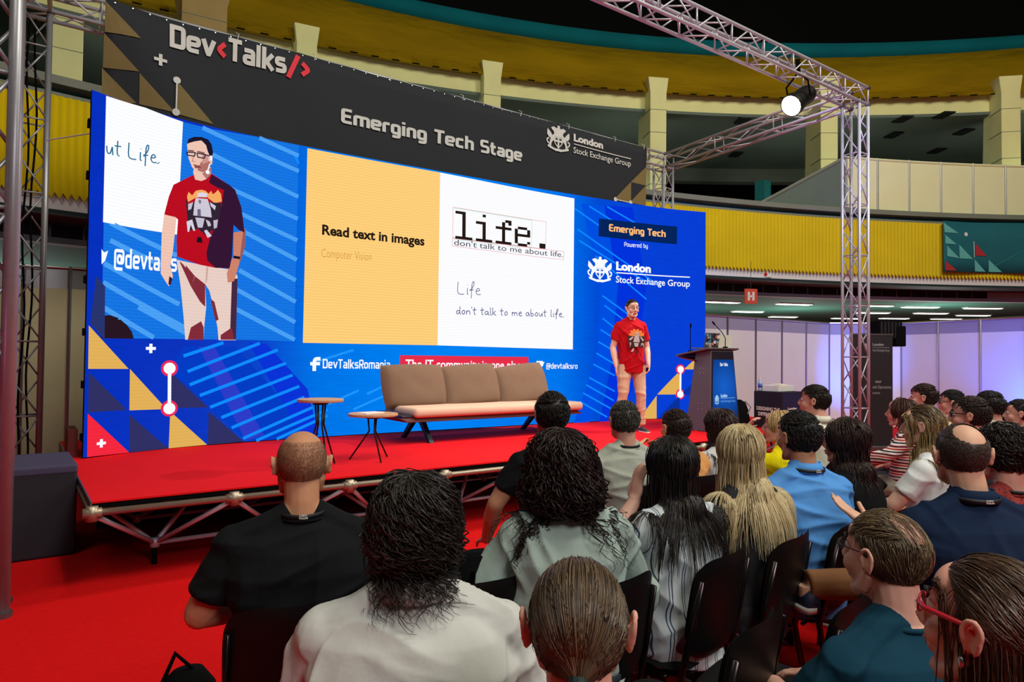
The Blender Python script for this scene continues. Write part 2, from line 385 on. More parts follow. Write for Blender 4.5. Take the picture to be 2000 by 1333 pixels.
# small spots on the upper gallery ceiling
for x, y, z in [(21.677,15.639,9.250),(18.761,13.269,9.250),(22.602,10.113,9.250),(23.960,11.020,9.250),(23.213,9.176,9.250),(25.452,9.458,9.250),(27.010,10.902,9.250)]:
    t = thing('ceiling_grille', 'dark square vent in the upper gallery ceiling', 'vent', (x, y, up(8.5)), 1.0, 'vents in the upper gallery ceiling')
    MB().box((-.3, -.18, -.03), (.3, .18, .01)).build('grille', m_dark, t)
t = thing('exit_lamp', 'small bright white lamp above the cream balcony panels', 'lamp', (26.417,10.867,8.485))
MB().box((-.07, -.05, -.12), (.07, .05, .12)).build('casing', m_white, t); MB().box((-.06, -.07, -.11), (.06, -.05, .11)).build('lit_face', glow('exit_glow', (235, 250, 255), 2.5, 0), t)
# cream panel parapet on the gallery, with the ramp on its left
RP = RL+.06
a_l = math.atan2((19.277,11.252,5.830)[1]-CL[1], (19.277,11.252,5.830)[0]-CL[0])
pw = 1.0/RP
for i in range(12):
    a0, a1 = a_l-i*pw, a_l-(i+1)*pw
    p, q = cp(CL, RP, a0), cp(CL, RP, a1)
    d = (Vector((q[0]-p[0], q[1]-p[1], 0))).normalized(); nn = Vector((-d.y, d.x, 0)); 
    b = MB(); b.prism([(*p, 5.83), (*q, 5.83), (*q, 7.25), (*p, 7.25)], nn*.04)
    o = b.build('wall_parapet', m_cpanel); struct(o)
    MB().tube([(*p, 5.83), (*p, 7.3)], .03, 6).build('post', m_alud, o)
    MB().tube([(*p, 7.26), (*q, 7.26)], .035, 6).build('rail', m_cpanel, o)
p = cp(CL, RP, a_l); q = cp(CL, RP+.2, a_l+2.55/RP)
r_ = MB(); r_.prism([(*p, 5.83), (*p, 7.25), (*q, 5.83)], (.05, .15, 0)); o = r_.build('wall_ramp', mat('grey_green_paint', (92, 106, 100), .8, var=.1, scale=2)); struct(o)
MB().tube([(*p, 7.27), (*q, 5.86)], .05, 6).build('handrail', m_grey, o)
t = MB(); c_ = (22.011,14.714,8.002); t.box((c_[0]-.2, c_[1]-.2, 5.8), (c_[0]+.2, c_[1]+.2, 8.1)); struct(t.build('pillar', mat('teal_paint', (20, 108, 112), .7)))
# exhibition walls on the right and left
def booth(pts, h, name, head=.28, m=m_panel, skip=(), mh=None):
    for i, (p, q) in enumerate(zip(pts, pts[1:])):
        p, q = Vector((*p, 0)), Vector((*q, 0)); d = (q-p).normalized(); nn = Vector((-d.y, d.x, 0))
        b = MB(); b.prism([p, q, q+Vector((0,0,h-head)), p+Vector((0,0,h-head))], nn*.03); o = struct(b.build(name, m))
        MB().prism([p+Vector((0,0,h-head)), q+Vector((0,0,h-head)), q+Vector((0,0,h)), p+Vector((0,0,h))], nn*.05).build('header', mh or m_purp, o)
        MB().tube([p, p+Vector((0,0,h+.02))], .028, 8).build('post', m_alu, o)
        MB().tube([p+Vector((0,0,h)), q+Vector((0,0,h))], .025, 8).build('rail', m_alu, o)
booth([(10.0, 9.02), (11.1, 9.02), (12.2, 9.0), (13.2, 9.0), (14.2, 9.0), (15.2, 9.0), (16.19, 8.98)], 2.5, 'wall_right')
booth([(16.19, 8.98), (16.75, 8.4), (17.28, 7.78)], 2.5, 'wall_right')
booth([(17.28, 7.78), (17.0, 6.85), (16.7, 5.9), (16.42, 5.0), (16.12, 4.1), (15.85, 3.2), (15.5, 2.2)], 2.5, 'wall_right')
booth([(-2.2, 11.9), (-.9, 11.9), (.1, 11.85), (.65, 11.8), (1.7, 11.8), (2.9, 11.8)], 2.82, 'wall_left', .3, mat('beige_booth_panel', (176, 168, 138), .7, var=.2, scale=1.2), mh=m_alu)
# pleated curtain in the booth wall
n = 60; c_ = MB(); vs = []
for i in range(n+1):
    x = 11.62+.62*i/n; y = 8.93+.03*math.sin(i*.95)
    vs += [(x, y, .05), (x, y, 2.1)]
c_.add(vs, [(2*i, 2*i+2, 2*i+3, 2*i+1) for i in range(n)])
tag(c_.build('curtain', mat('ivory_curtain', (206, 200, 190), .8, var=.06), smooth=True, solid=.01), 'ivory pleated curtain hanging in the white booth wall behind the lectern', 'curtain')
# H sign hanging below the gallery
p = (15.227,10.514,3.211)
t = thing('letter_sign', 'square orange-red sign with a white letter H hanging under the gallery', 'sign', p, math.radians(-28))
MB().box((-.17, 0, -.19), (.17, .03, .19)).build('board', mat('orange_red_sign', (205, 68, 44), .6, var=.1), t)
b = MB(); flat_text(b, 'H', lambda u, v: (u, -.003, v), (-.085, -.11), (.085, -.11), .22, .2); b.build('lettering', m_white, t)
MB().tube([(0, .015, .19), (0, .015, .9)], .006, 5).build('hanger', m_alud, t)
# emergency call unit on the fascia with its conduit
p = (16.220,10.761,3.877)
t = thing('alarm_unit', 'white alarm box with a red lens below the yellow fascia', 'alarm', p, math.radians(-28))
MB().box((-.18, 0, -.08), (.18, .12, .1)).build('casing', m_white, t, bevel=.01)
MB().ell((0, -.01, .0), (.05, .03, .05)).build('lens', mat('red_lens', (200, 30, 40), .3), t, smooth=True)
MB().tube([(0, .04, .1), (-.05, .04, 1.35)], .012, 6).build('conduit', m_white, t)
# teal hanging banner at the right
a0 = math.atan2((21.242,8.682,4.100)[1]-CL[1], (21.242,8.682,4.100)[0]-CL[0]); t = thing('hanging_banner', 'teal printed banner with pale triangles hung over the yellow fascia at the right', 'banner', (0, 0, 0))
RB = RL-.18
def hb(u, v, off=0): return (*cp(CL, RB-off+.05*math.sin(u*2.3+v), a0-u/RB), v)
vs = [hb(u, v) for u in np.linspace(0, 7, 57) for v in (4.12, 4.5, 5.0, 5.55)]
MB().add(vs, [(4*i+j, 4*i+4+j, 4*i+5+j, 4*i+1+j) for i in range(56) for j in range(3)]).build('cloth', mat('teal_print', (14, 96, 112), .8, var=.2, scale=.8), t, smooth=True, solid=.01)
b = MB(); hp = lambda u, v: hb(u, v, .02)
b.cur = 0
for pts in ([(0,5.5),(.5,5.22),(0.03,5.22)], [(.05,4.9),(.42,4.9),(.05,5.15)], [(.1,4.55),(.5,4.5),(.1,4.85)], [(.5,4.9),(.95,4.5),(.5,4.5)], [(1.0,4.5),(1.35,4.15),(1.0,4.15)], [(1.45,4.5),(1.85,4.15),(1.45,4.15)]): poly_on(b, pts, hp)
b.cur = 1; poly_on(b, [(.05,4.42),(.4,4.15),(.05,4.15)], hp); poly_on(b, [(1.05,4.95),(1.4,4.6),(1.05,4.6)], hp)
b.cur = 2; line_on(b, [(1.0,5.0),(1.0,4.55)], hp, .02); disc_on(b, (.75,5.2), .06, hp, 8); poly_on(b, [(4.0,4.6),(4.45,4.6),(4.45,5.1),(4.0,5.1)], hp)
for k in range(4): b.cur = 3; line_on(b, [(1.6+k, 4.3), (3.4+k, 5.3)], hp, .02)
b.build('print', [mat('pale_teal', (96, 176, 180), .8), mat('brick_red', (172, 40, 50), .8), m_white, mat('mid_teal', (34, 128, 142), .8)], t)
# roll-up banner and black fixture in front of the right-hand booth wall
p = (12.407,6.079,0.727); bx = Vector((p[0], p[1], 0)); ry = math.radians(-36)
t = thing('rollup_banner', 'tall black roll-up banner with faint white text behind the right truss tower', 'banner', bx, ry)
MB().box((-.36, -.005, .08), (.36, .005, 2.06)).build('sheet', mat('black_print', (24, 22, 30), .6), t)
MB().box((-.38, -.1, 0), (.38, .1, .08)).build('base', m_alud, t, bevel=.01)
MB().box((-.37, -.012, 2.05), (.37, .012, 2.08)).build('top_rail', m_alud, t)
b = MB(); rp = lambda u, v: (u, -.008, v)
flat_text(b, 'London', rp, (.0, 1.86), (.2, 1.86), .05); flat_text(b, 'Stock Exchange Group', rp, (0, 1.76), (.3, 1.76), .05, font=1)
line_on(b, [(0, 1.83), (.3, 1.83)], rp, .006); poly_on(b, [(-.14,1.9),(-.06,1.9),(-.06,1.8),(-.1,1.75),(-.14,1.8)], rp)
flat_text(b, 'our', rp, (.05, 1.2), (.16, 1.2), .05); flat_text(b, 'and Operations', rp, (0, 1.1), (.33, 1.1), .06, font=1); flat_text(b, 'ment.', rp, (0, 1.0), (.14, 1.0), .05, font=1)
b.build('lettering', mat('grey_print', (150, 150, 156), .7), t)
p = (13.210,6.196,2.143)
t = thing('stage_speaker', 'black angular loudspeaker cluster on a pole above the roll-up banner', 'loudspeaker', (p[0], p[1], 0), math.radians(-30))
MB().box((-.26, -.15, p[2]-.16), (.2, .15, p[2]+.2)).build('cabinet', m_black, t, bevel=.02)
MB().box((.06, -.17, p[2]-.28), (.26, .13, p[2]+.1)).build('cabinet', m_black, t, bevel=.02)
MB().tube([(0, 0, 0), (0, 0, p[2]-.16)], .02, 8).build('pole', m_black, t)
b = MB()
for k in range(6): b.box((-.24+k*.07, -.16, p[2]-.12), (-.2+k*.07, -.15, p[2]+.17))
b.build('grille', m_dark, t)

# ================================================================= truss, stage, screen
m_truss = mat('truss_aluminium', (196, 196, 210), .42, .35, var=.1, scale=25)
def truss(name, label, p, q, up=(0, 0, 1), a=.28, r=.025, bay=.42, mt=None, group='aluminium box truss of the stage rig', rb=.011):
    """box truss from p to q: four chords and a lattice on each side"""
    p, q = Vector(p), Vector(q); d = (q-p).normalized(); u = Vector(up); u = (u-d*u.dot(d)).normalized(); s = d.cross(u)
    m_truss = mt or globals()['m_truss']; t = thing(name, label, 'truss', p, 0, group); Ln = (q-p).length
    cs = [(s*i+u*j)*a/2 for i, j in ((-1,-1),(1,-1),(1,1),(-1,1))]
    for c in cs: MB().tube([c, c+d*Ln], r, 10).build('chord', m_truss, t, smooth=True)
    nb = max(1, round(Ln/bay))
    for k in range(4):
        c0, c1 = cs[k], cs[(k+1)%4]; b = MB()
        for i in range(nb):
            x0, x1 = Ln*i/nb, Ln*(i+1)/nb
            A, B = (c0, c1) if i % 2 == 0 else (c1, c0)
            b.tube([A+d*x0, B+d*x1], rb, 6)
            if i % 2 == 0: b.tube([c0+d*x0, c1+d*x0], rb, 6)
        b.tube([c0+d*Ln, c1+d*Ln], rb, 6)
        b.build('lattice', m_truss, t, smooth=True)
    for e in (0, Ln):
        for c in cs: MB().tube([c+d*(e-.03), c+d*(e+.03)], r*1.35, 10).build('coupler', m_alud, t)
    return t
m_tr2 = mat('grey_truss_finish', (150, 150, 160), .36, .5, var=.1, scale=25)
XR, YF, YB, ZC, ZBK, XL = 11.06, 5.69, 9.76, 5.92, 5.74, (0.269,9.620,3.918)[0]-.14
truss('truss_tower', 'aluminium truss tower at the front right corner of the stage, before the booth wall', (XR, YF, 0), (XR, YF, ZC-.14), (1,0,0))
truss('truss_tower', 'aluminium truss tower rising behind the right end of the dark banner', (XR-.02, YB, 0), (XR-.02, YB, ZBK-.14), (1,0,0))
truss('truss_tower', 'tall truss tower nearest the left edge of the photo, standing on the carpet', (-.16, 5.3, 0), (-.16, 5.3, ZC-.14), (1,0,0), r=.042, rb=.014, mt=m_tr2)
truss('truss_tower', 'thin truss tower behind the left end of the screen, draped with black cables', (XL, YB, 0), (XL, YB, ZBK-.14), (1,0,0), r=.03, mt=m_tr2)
truss('truss_beam', 'front truss beam crossing above the audience and carrying the lit spotlight', (-.3, YF, ZC), (XR+.14, YF, ZC), bay=.36)
truss('truss_beam', 'back truss beam from which the dark banner hangs', (XL-.14, YB, ZBK), (XR+.14, YB, ZBK), bay=.4)
truss('truss_beam', 'side truss beam joining the two right-hand truss towers', (XR, YF+.14, ZC), (XR, YB-.14, ZBK), bay=.6)
truss('truss_beam', 'side truss beam at the upper left corner joining the two left-hand towers', (-.1, YF+.14, ZC), (XL, YB-.14, ZBK), bay=.5)
for k, (x, s) in enumerate(((XL+.02, 1), (XL-.05, 2))):
    b = MB(); b.tube([(x+.02*math.sin(i*.9+s), YB, .2+i*.28) for i in range(20)], .011, 6)
    tag(b.build('cable', m_black, smooth=True), 'thin black cable hanging inside the left rear truss tower', 'cable', 'cables in the left rear tower')
b = MB(); b.tube([(0.267,9.516,4.048), (0.669,8.852,4.040)], .008, 6)
tag(b.build('guy_wire', m_white), 'pale wire from the left rear truss tower to the screen edge', 'wire')

# the spotlight on the front truss
p = Vector((9.203,5.685,5.347)); ax = Vector((-.83, .05, -.55)).normalized(); bk = p-ax*.42
t = thing('spotlight', 'black stage spotlight hanging from the front truss beam, its lens lit', 'spotlight', p)
M = ax.to_track_quat('Z', 'Y').to_matrix().to_4x4()
b = MB()
pr = [(.0,-.52),(.12,-.52),(.14,-.45),(.14,-.12),(.165,-.1),(.165,.0)]
n = 24
vs = [tuple(M @ Vector((r*math.cos(2*PI*j/n), r*math.sin(2*PI*j/n), z))) for r, z in pr for j in range(n)]
b.add(vs, [(i*n+j, i*n+(j+1)%n, i*n+n+(j+1)%n, i*n+n+j) for i in range(len(pr)-1) for j in range(n)]); b.build('housing', mat('black_metal', (16, 16, 17), .45, .4, var=.2), t, smooth=True)
b = MB(); b.ell((0, 0, 0), (.15, .15, .02), mtx=M); b.build('lens', glow('spot_lens', (255, 240, 215), 9, 0), t, smooth=True)
b = MB()
for s in (-1, 1): b.tube([M @ Vector((.18*s, 0, -.25)), M @ Vector((.18*s, .12, -.25))+Vector((0,0,.12)), Vector((0,0,.42))-ax*.2], .014, 6)
b.build('yoke', m_black, t); MB().tube([-ax*.2+Vector((0,0,.4)), -ax*.2+Vector((0,0,.62))], .035, 10).build('clamp', m_black, t)

# ---------------------------------------------------------------- stage platform
X0, X1, Y0, Y1, ZS = .45, 10.4, 5.36, 9.2, .60
st = thing('stage_platform', 'raised stage of open tube frames topped with red carpet', 'stage', (0, 0, 0))
MB().box((X0, Y0, ZS-.012), (X1, Y1, ZS)).build('carpet', m_redstage, st)
MB().box((X0, Y0+.005, ZS-.045), (X1, Y1, ZS-.0125)).build('deck', m_black, st)
nb = 11; bw = (X1-X0)/nb
m_rail = mat('steel_rail', (168, 156, 138), .42, .7, var=.08, scale=30)
for j, yy in ((0, Y0-.02), (1, Y0+.93), (2, Y0+1.86)):
    MB().tube([(X0-.02, yy, .53), (X1, yy, .53)], .024, 10).build('rail', m_rail, st, smooth=True)
for i in range(nb+1):
    x = X0+i*bw
    b = MB(); b.tube([(x, Y0-.02, .575), (x, Y0-.02, .475)], .036, 12); b.tube([(x-.055, Y0-.02, .53), (x+.055, Y0-.02, .53)], .034, 12)
    b.build('coupler', m_rail, st, smooth=True)
    MB().tube([(x, Y0-.02, .53), (x, Y0+1.86, .53)], .02, 8).build('cross_rail', m_rail, st, smooth=True)
for j in range(2):
    ya = Y0+.93*j+.455
    for i in range(nb):
        xa = X0+(i+.5)*bw; b = MB()
        for dx in (-.5, .5):
            for dy in (-.475, .475): b.tube([(xa+dx*bw, ya+dy, .52), (xa, ya, .16)], .018, 8)
        b.tube([(xa, ya, .13), (xa, ya, .2)], .035, 10)
        b.build('brace', m_truss, st, smooth=True)
        MB().tube([(xa, ya, .0), (xa, ya, .14)], .02, 8).build('foot', m_black, st)
    MB().tube([(X0+.5*bw, ya, .16), (X1-.5*bw, ya, .16)], .018, 8).build('lower_rail', m_truss, st, smooth=True)
MB().box((X0-.01, Y0, .48), (X0, Y1, .6)).build('end_panel', m_alud, st)
MB().box((X0+.2, Y0+1.9, 0), (X1-.2, Y0+1.94, .54)).build('skirt', m_black, st)
# black covered boxes at the stage's left end
m_navy = mat('navy_black_cover', (20, 20, 34), .75, var=.25, scale=5, bump=.3, bscale=10, bd=.01)
t = thing('covered_box', 'tall navy black fabric-covered box at the left end of the stage', 'box', (.19, 6.78, 0), math.radians(1))
MB().box((-.28, -.35, 0), (.24, .5, .7)).build('body', m_navy, t, bevel=.02, seg=3)
MB().box((-.285, -.355, .64), (.245, .505, .715)).build('lid', mat('violet_grey_cover', (58, 54, 84), .8, var=.15, scale=6), t, bevel=.02, seg=3)
t = thing('covered_box', 'lower dark box behind the near left truss tower', 'box', (-.48, 6.9, 0), math.radians(4))
MB().box((-.3, -.35, 0), (.28, .4, .56)).build('body', m_navy, t, bevel=.02, seg=3)
MB().box((-.305, -.355, .54), (.285, .405, .575)).build('lid', mat('teal_black_cover', (26, 38, 50), .7), t, bevel=.015)
t = MB(); t.box((.44, 7.72, .6), (.52, 8.2, .86)); tag(t.build('crate', mat('dark_red_box', (92, 10, 14), .7)), 'small dark red block behind the left end of the screen', 'block')

# ---------------------------------------------------------------- LED wall
LYS = [(0.55,7.58),(1.0,7.82),(1.5,7.97),(2.2,8.04),(3,8.06),(4,8.04),(5,8.0),(6,7.96),(7,7.88),(8,7.78),(8.8,7.66),(9.5,7.45)]
lx_ = [a for a, b in LYS]; ly_ = [b for a, b in LYS]
def ledy(u):
    u = min(max(u, lx_[0]), lx_[-1]); i = 0
    while i < len(lx_)-2 and u > lx_[i+1]: i += 1
    m = lambda k: (ly_[min(k+1, len(lx_)-1)]-ly_[max(k-1, 0)])/(lx_[min(k+1, len(lx_)-1)]-lx_[max(k-1, 0)])
    h = lx_[i+1]-lx_[i]; t = (u-lx_[i])/h
    return (2*t**3-3*t*t+1)*ly_[i]+(t**3-2*t*t+t)*h*m(i)+(-2*t**3+3*t*t)*ly_[i+1]+(t**3-t*t)*h*m(i+1)
def led(off):
    f_ = lambda u, v: (u, ledy(u)-off*.7, v)
    f_.off = off; return f_
led_wall = thing('led_wall', 'wide curved screen wall showing slides and a live view of the speaker', 'screen', (0, 0, 0))
UA, UB, ZA, ZB = .55, 9.5, .61, 4.1
b = MB(); us = np.linspace(UA, UB, 90)
for u in us: b.v += [(u, ledy(u), ZA), (u, ledy(u), ZB), (u, ledy(u)+.09, ZB), (u, ledy(u)+.09, ZA)]
b.f = [(4*i+j, 4*i+(j+1)%4, 4*i+4+(j+1)%4, 4*i+4+j) for i in range(89) for j in range(4)] + [(3,2,1,0), (356,357,358,359)]
b.mi = [0]*len(b.f); b.build('cabinet', m_black, led_wall)
b = MB()
for k in range(7):
    for e, s in ((UA, -1), (UB, 1)): b.box((e-.02, ledy(e)+.02, ZA+.15+k*.5), (e+.02, ledy(e)+.12, ZA+.22+k*.5))
b.build('latch', m_black, led_wall)
# blue backdrop of the screen: colour follows the picture shown on it
m = bpy.data.materials.new('screen_blue'); m.use_nodes = True; nt = m.node_tree; N = nt.nodes; N.remove(N['Principled BSDF'])
e = N.new('ShaderNodeEmission'); tc = N.new('ShaderNodeTexCoord'); sp = N.new('ShaderNodeSeparateXYZ'); ra = N.new('ShaderNodeValToRGB'); mr = N.new('ShaderNodeMapRange')
nt.links.new(tc.outputs['Object'], sp.inputs[0]); nt.links.new(sp.outputs[0], mr.inputs[0]); mr.inputs[1].default_value = UA; mr.inputs[2].default_value = UB
nt.links.new(mr.outputs[0], ra.inputs[0]); cr = ra.color_ramp
stops = [(0, (6,48,190)), (.12, (14,52,190)), (.2, (10,70,205)), (.27, (0,116,232)), (.45, (0,132,246)), (.68, (0,118,238)), (.76, (0,76,214)), (.86, (6,64,214)), (1, (8,62,214))]
while len(cr.elements) < len(stops): cr.elements.new(.5)
for el, (pos, c) in zip(cr.elements, stops): el.position = pos; el.color = lin(c)
no = N.new('ShaderNodeTexNoise'); no.inputs['Scale'].default_value = 9; no.inputs['Detail'].default_value = 6
mp_ = N.new('ShaderNodeMapping'); mp_.inputs['Scale'].default_value = (.6, .6, 3); nt.links.new(tc.outputs['Object'], mp_.inputs[0]); nt.links.new(mp_.outputs[0], no.inputs[0])
hs = N.new('ShaderNodeMix'); hs.data_type = 'RGBA'; hs.blend_type = 'MULTIPLY'; mm = N.new('ShaderNodeMapRange'); mm.inputs[3].default_value = .86; mm.inputs[4].default_value = 1.12
nt.links.new(no.outputs[0], mm.inputs[0]); hs.inputs[0].default_value = 1; nt.links.new(ra.outputs[0], hs.inputs[6]); nt.links.new(mm.outputs[0], hs.inputs[7]); nt.links.new(hs.outputs[2], e.inputs[0]); e.inputs[1].default_value = 1.0
nt.links.new(e.outputs[0], N['Material Output'].inputs[0]); m_blue = m
b = MB(); poly_on(b, [(UA+.005, ZA), (UB-.005, ZA), (UB-.005, ZB), (UA+.005, ZB)], led(.004), .1); b.build('display', m_blue, led_wall)

G = lambda r, g, bl, s=1.0: glow('glow_%d_%d_%d' % (r, g, bl), (r, g, bl), s)
class Art:
    """coloured flat pieces shown on the screen, one mesh with one material per colour"""
    def __init__(s, mp): s.mb = MB(); s.mats = []; s.mp = mp; s.n = 0
    def col(s, c):
        mt = c if not isinstance(c, tuple) else G(*c)
        if mt not in s.mats: s.mats.append(mt)
        s.mb.cur = s.mats.index(mt); return s
    def poly(s, c, pts):
        s.col(c); s.n += 1
        poly_on(s.mb, pts, led(s.mp.off+.0005*s.n) if hasattr(s.mp, 'off') else s.mp); return s
    def line(s, c, pts, w, rnd=0): s.col(c); line_on(s.mb, pts, s.mp, w, rnd); return s
    def disc(s, c, p, r): s.col(c); disc_on(s.mb, p, r, s.mp); return s
    def text(s, c, *a, **k): s.col(c); cur = s.mb.cur; s2 = MB(); flat_text(s2, a[0], s.mp, *a[1:], **k); s.mb.add(s2.v, s2.f); return s
    def build(s, name, parent): return s.mb.build(name, s.mats, parent)
WH = (250, 252, 255)
# background graphics
A = Art(led(.008))
GO, NV, RD, LB = (226, 176, 88), (48, 48, 100), (244, 40, 62), (16, 140, 255)
DB, PU = (4, 60, 196), (40, 36, 190)
A.poly(DB, [(1.479,1.681),(2.018,1.679),(2.612,1.016),(2.864,0.611),(2.15,0.616),(1.729,1.048),(1.34,1.42)])
A.poly((44, 60, 200), [(1.626,1.673),(1.787,1.681),(2.351,0.673),(2.15,0.616)])
A.poly((10, 50, 214), [(2.158,1.728),(2.361,1.721),(2.854,1.191),(3.002,0.633),(2.802,0.627)])
# bands behind the light lines on the right side
A.poly((0, 78, 226), [(7.04,3.977),(7.489,4.0),(7.755,2.737),(7.613,1.432),(7.22,0.593),(6.928,0.597),(7.36,1.592),(7.42,2.716)])
A.poly((2, 50, 220), [(7.489,4.0),(8.056,4.035),(8.35,2.772),(8.078,1.102),(7.773,0.603),(7.419,0.593),(7.633,1.432),(7.776,2.738)])
A.mp = led(.0135)
for pts in ([(1.471,1.572),(1.884,1.723)], [(1.516,1.407),(2.285,1.725)], [(1.54,1.264),(2.492,1.652)], [(1.647,1.146),(2.591,1.497)], [(1.757,1.014),(2.673,1.358)], [(1.878,0.895),(2.755,1.224)], [(1.99,0.776),(2.819,1.094)], [(2.116,0.647),(2.921,0.969)], [(2.265,0.614),(3.112,0.937)], [(2.499,0.616),(3.113,0.863)]): A.line(LB, pts, .035)
for pts in ([(2.975,1.522),(3.428,1.665)], [(3.44,0.925),(3.934,1.118)], [(3.613,1.112),(3.904,1.237)], [(3.111,1.0),(3.504,1.16)]): A.line((30,150,255), pts, .028)
for k in range(11):
    pass
for pts in ([(6.915,3.882),(7.472,3.633)], [(7.188,3.955),(7.851,3.697)], [(7.54,3.99),(8.11,3.791)], [(6.966,3.572),(8.644,2.789)], [(6.997,3.401),(8.434,2.811)], [(7.315,3.191),(8.351,2.562)], [(7.461,2.574),(8.312,2.125)], [(7.503,2.423),(8.123,2.078)], [(7.464,2.219),(7.71,2.074)], [(7.426,2.041),(7.691,1.911)], [(7.387,1.848),(7.662,1.724)], [(7.349,1.671),(7.714,1.497)], [(7.291,1.496),(7.716,1.318)], [(7.213,1.289),(7.718,1.067)], [(7.155,1.179),(7.699,0.921)], [(7.098,1.054),(7.669,0.785)], [(7.041,0.922),(7.569,0.667)]): A.line(LB, pts, .024)
for pts in ([(2.639,3.987),(2.702,3.876)], ): A.line(LB, pts, .03)
for k in range(14): pass
# triangles, left
A.mp = led(.018); A.n = 0
A.poly(GO, [(0.575,1.857),(0.939,1.44),(0.579,1.445)]).poly(GO, [(0.951,1.44),(1.313,1.016),(0.955,1.025)]).poly(GO, [(1.349,0.99),(1.732,0.608),(1.341,0.604)])
A.poly(NV, [(0.584,1.416),(0.931,1.031),(0.588,1.033)]).poly(NV, [(0.954,0.984),(1.336,0.605),(0.967,0.604)]).poly(NV, [(1.34,1.404),(1.735,1.014),(1.348,1.022)]).poly(NV, [(1.741,0.97),(2.128,0.612),(1.738,0.607)])
A.poly((40, 52, 110), [(0.63,2.33),(0.708,2.241),(0.714,1.725),(0.587,1.877)])
A.poly(RD, [(0.584,1.024),(0.962,0.605),(0.589,0.613)])
# triangles, right
A.poly(GO, [(9.332,1.625),(9.342,1.418),(9.087,1.417)]).poly(GO, [(9.006,1.382),(9.013,0.997),(8.572,1.003)]).poly(GO, [(8.562,0.986),(8.564,0.608),(8.207,0.612)])
A.poly((10, 48, 160), [(9.023,0.997),(9.343,1.262),(9.344,0.986)]).poly((10, 48, 160), [(8.585,0.607),(9.013,0.98),(9.015,0.604)]).poly(RD, [(9.344,0.865),(9.346,0.606),(9.1,0.602)])
PK = (236, 40, 90)
for top, bot in (((1.332,1.442), (1.338,1.022)), ((9.023,1.417), (9.021,1.001))):
    A.mp = led(.024)
    for c_ in (top, bot): A.disc(PK, c_, .085)
    A.mp = led(.03)
    for c_ in (top, bot): A.disc(WH, c_, .06)
    A.line(WH, [top, bot], .035)
def plus(A, c, r, w, col): A.line(col, [(c[0]-r, c[1]), (c[0]+r, c[1])], w); A.line(col, [(c[0], c[1]-r), (c[0], c[1]+r)], w)
plus(A, (1.144,1.648), .048, .03, WH); plus(A, (0.707,0.728), .04, .026, WH)
A.build('backdrop_graphics', led_wall)

# slide
S = Art(led(.012)); ORG = glow('slide_orange', (255, 206, 122), 1.0, .06)
S.poly(ORG, [(2.804,4.08),(4.611,4.08),(4.605,1.743),(2.789,1.741)]); S.poly((252, 252, 255), [(4.611,4.08),(6.904,4.038),(6.898,1.721),(4.605,1.743)]); S.build('slide', led_wall)
S = Art(led(.018)); BK = (36, 26, 22)
S.text(BK, 'Read text in images', (3.001,3.064), (4.389,3.068), ((3.006,3.172)[1]-(3.001,3.064)[1])*1.2, font=1, bold=.032)
S.text((214, 160, 78), 'Computer Vision', (2.996,2.785), (3.648,2.8), .11, font=1, bold=-.006)
# pixel lettering: bitmaps on the slide's own grid
BM = {'l': ["111..","..1..","..1..","..1..","..1..","..1..","..1..","..1..","..1..","..1..","11111"],
      'i': ["..1..",".....",".....","111..","..1..","..1..","..1..","..1..","..1..","..1..","11111"],
      'f': [".....","...11","..1.1","..1..","11111","..1..","..1..","..1..","..1..","..1..","11111"],
      'e': [".....",".....",".....",".111.","1...1","1...1","11111","1....","1....","1...1",".111."],
      '.': [".....",".....",".....",".....",".....",".....",".....",".....",".....","..11.","..11."]}
q0, q1 = Vector((4.851,3.212)), Vector((6.431,3.215)); hh = (4.854,3.593)[1]-(4.851,3.212)[1]
cw = (q1-q0)/29.2
for k, ch in enumerate('life.'):
    for r_, row in enumerate(BM[ch]):
        c0 = 0
        while c0 < 5:
            if row[c0] == '1':
                c1 = c0
                while c1 < 5 and row[c1] == '1': c1 += 1
                o_ = q0+cw*(k*6+c0); e_ = q0+cw*(k*6+c1); zt = hh*(11-r_)/11; zb = hh*(10-r_)/11-.004
                S.poly(BK, [(o_.x, o_.y+zb), (e_.x, e_.y+zb), (e_.x, e_.y+zt), (o_.x, o_.y+zt)]); c0 = c1
            else: c0 += 1
S.text((50, 50, 70), "don't talk to me about life.", (4.837,3.117), (6.699,3.115), .085, font=1)
for a_ in ([(4.814,3.637),(6.389,3.618),(6.375,3.21),(4.812,3.215),(4.814,3.637)], [(4.812,3.208),(6.721,3.203),(6.713,3.077),(4.805,3.102),(4.812,3.208)]): S.line((232, 170, 176), a_, .007)
for a_ in ([(4.83,3.625),(6.133,3.612),(6.129,3.218),(4.827,3.224)], [(4.836,3.197),(5.194,3.191),(5.187,3.104)], [(5.227,3.194),(5.552,3.191),(5.544,3.102)], [(5.709,3.192),(5.931,3.184),(5.923,3.101)]): S.line((150, 214, 190), a_, .006)
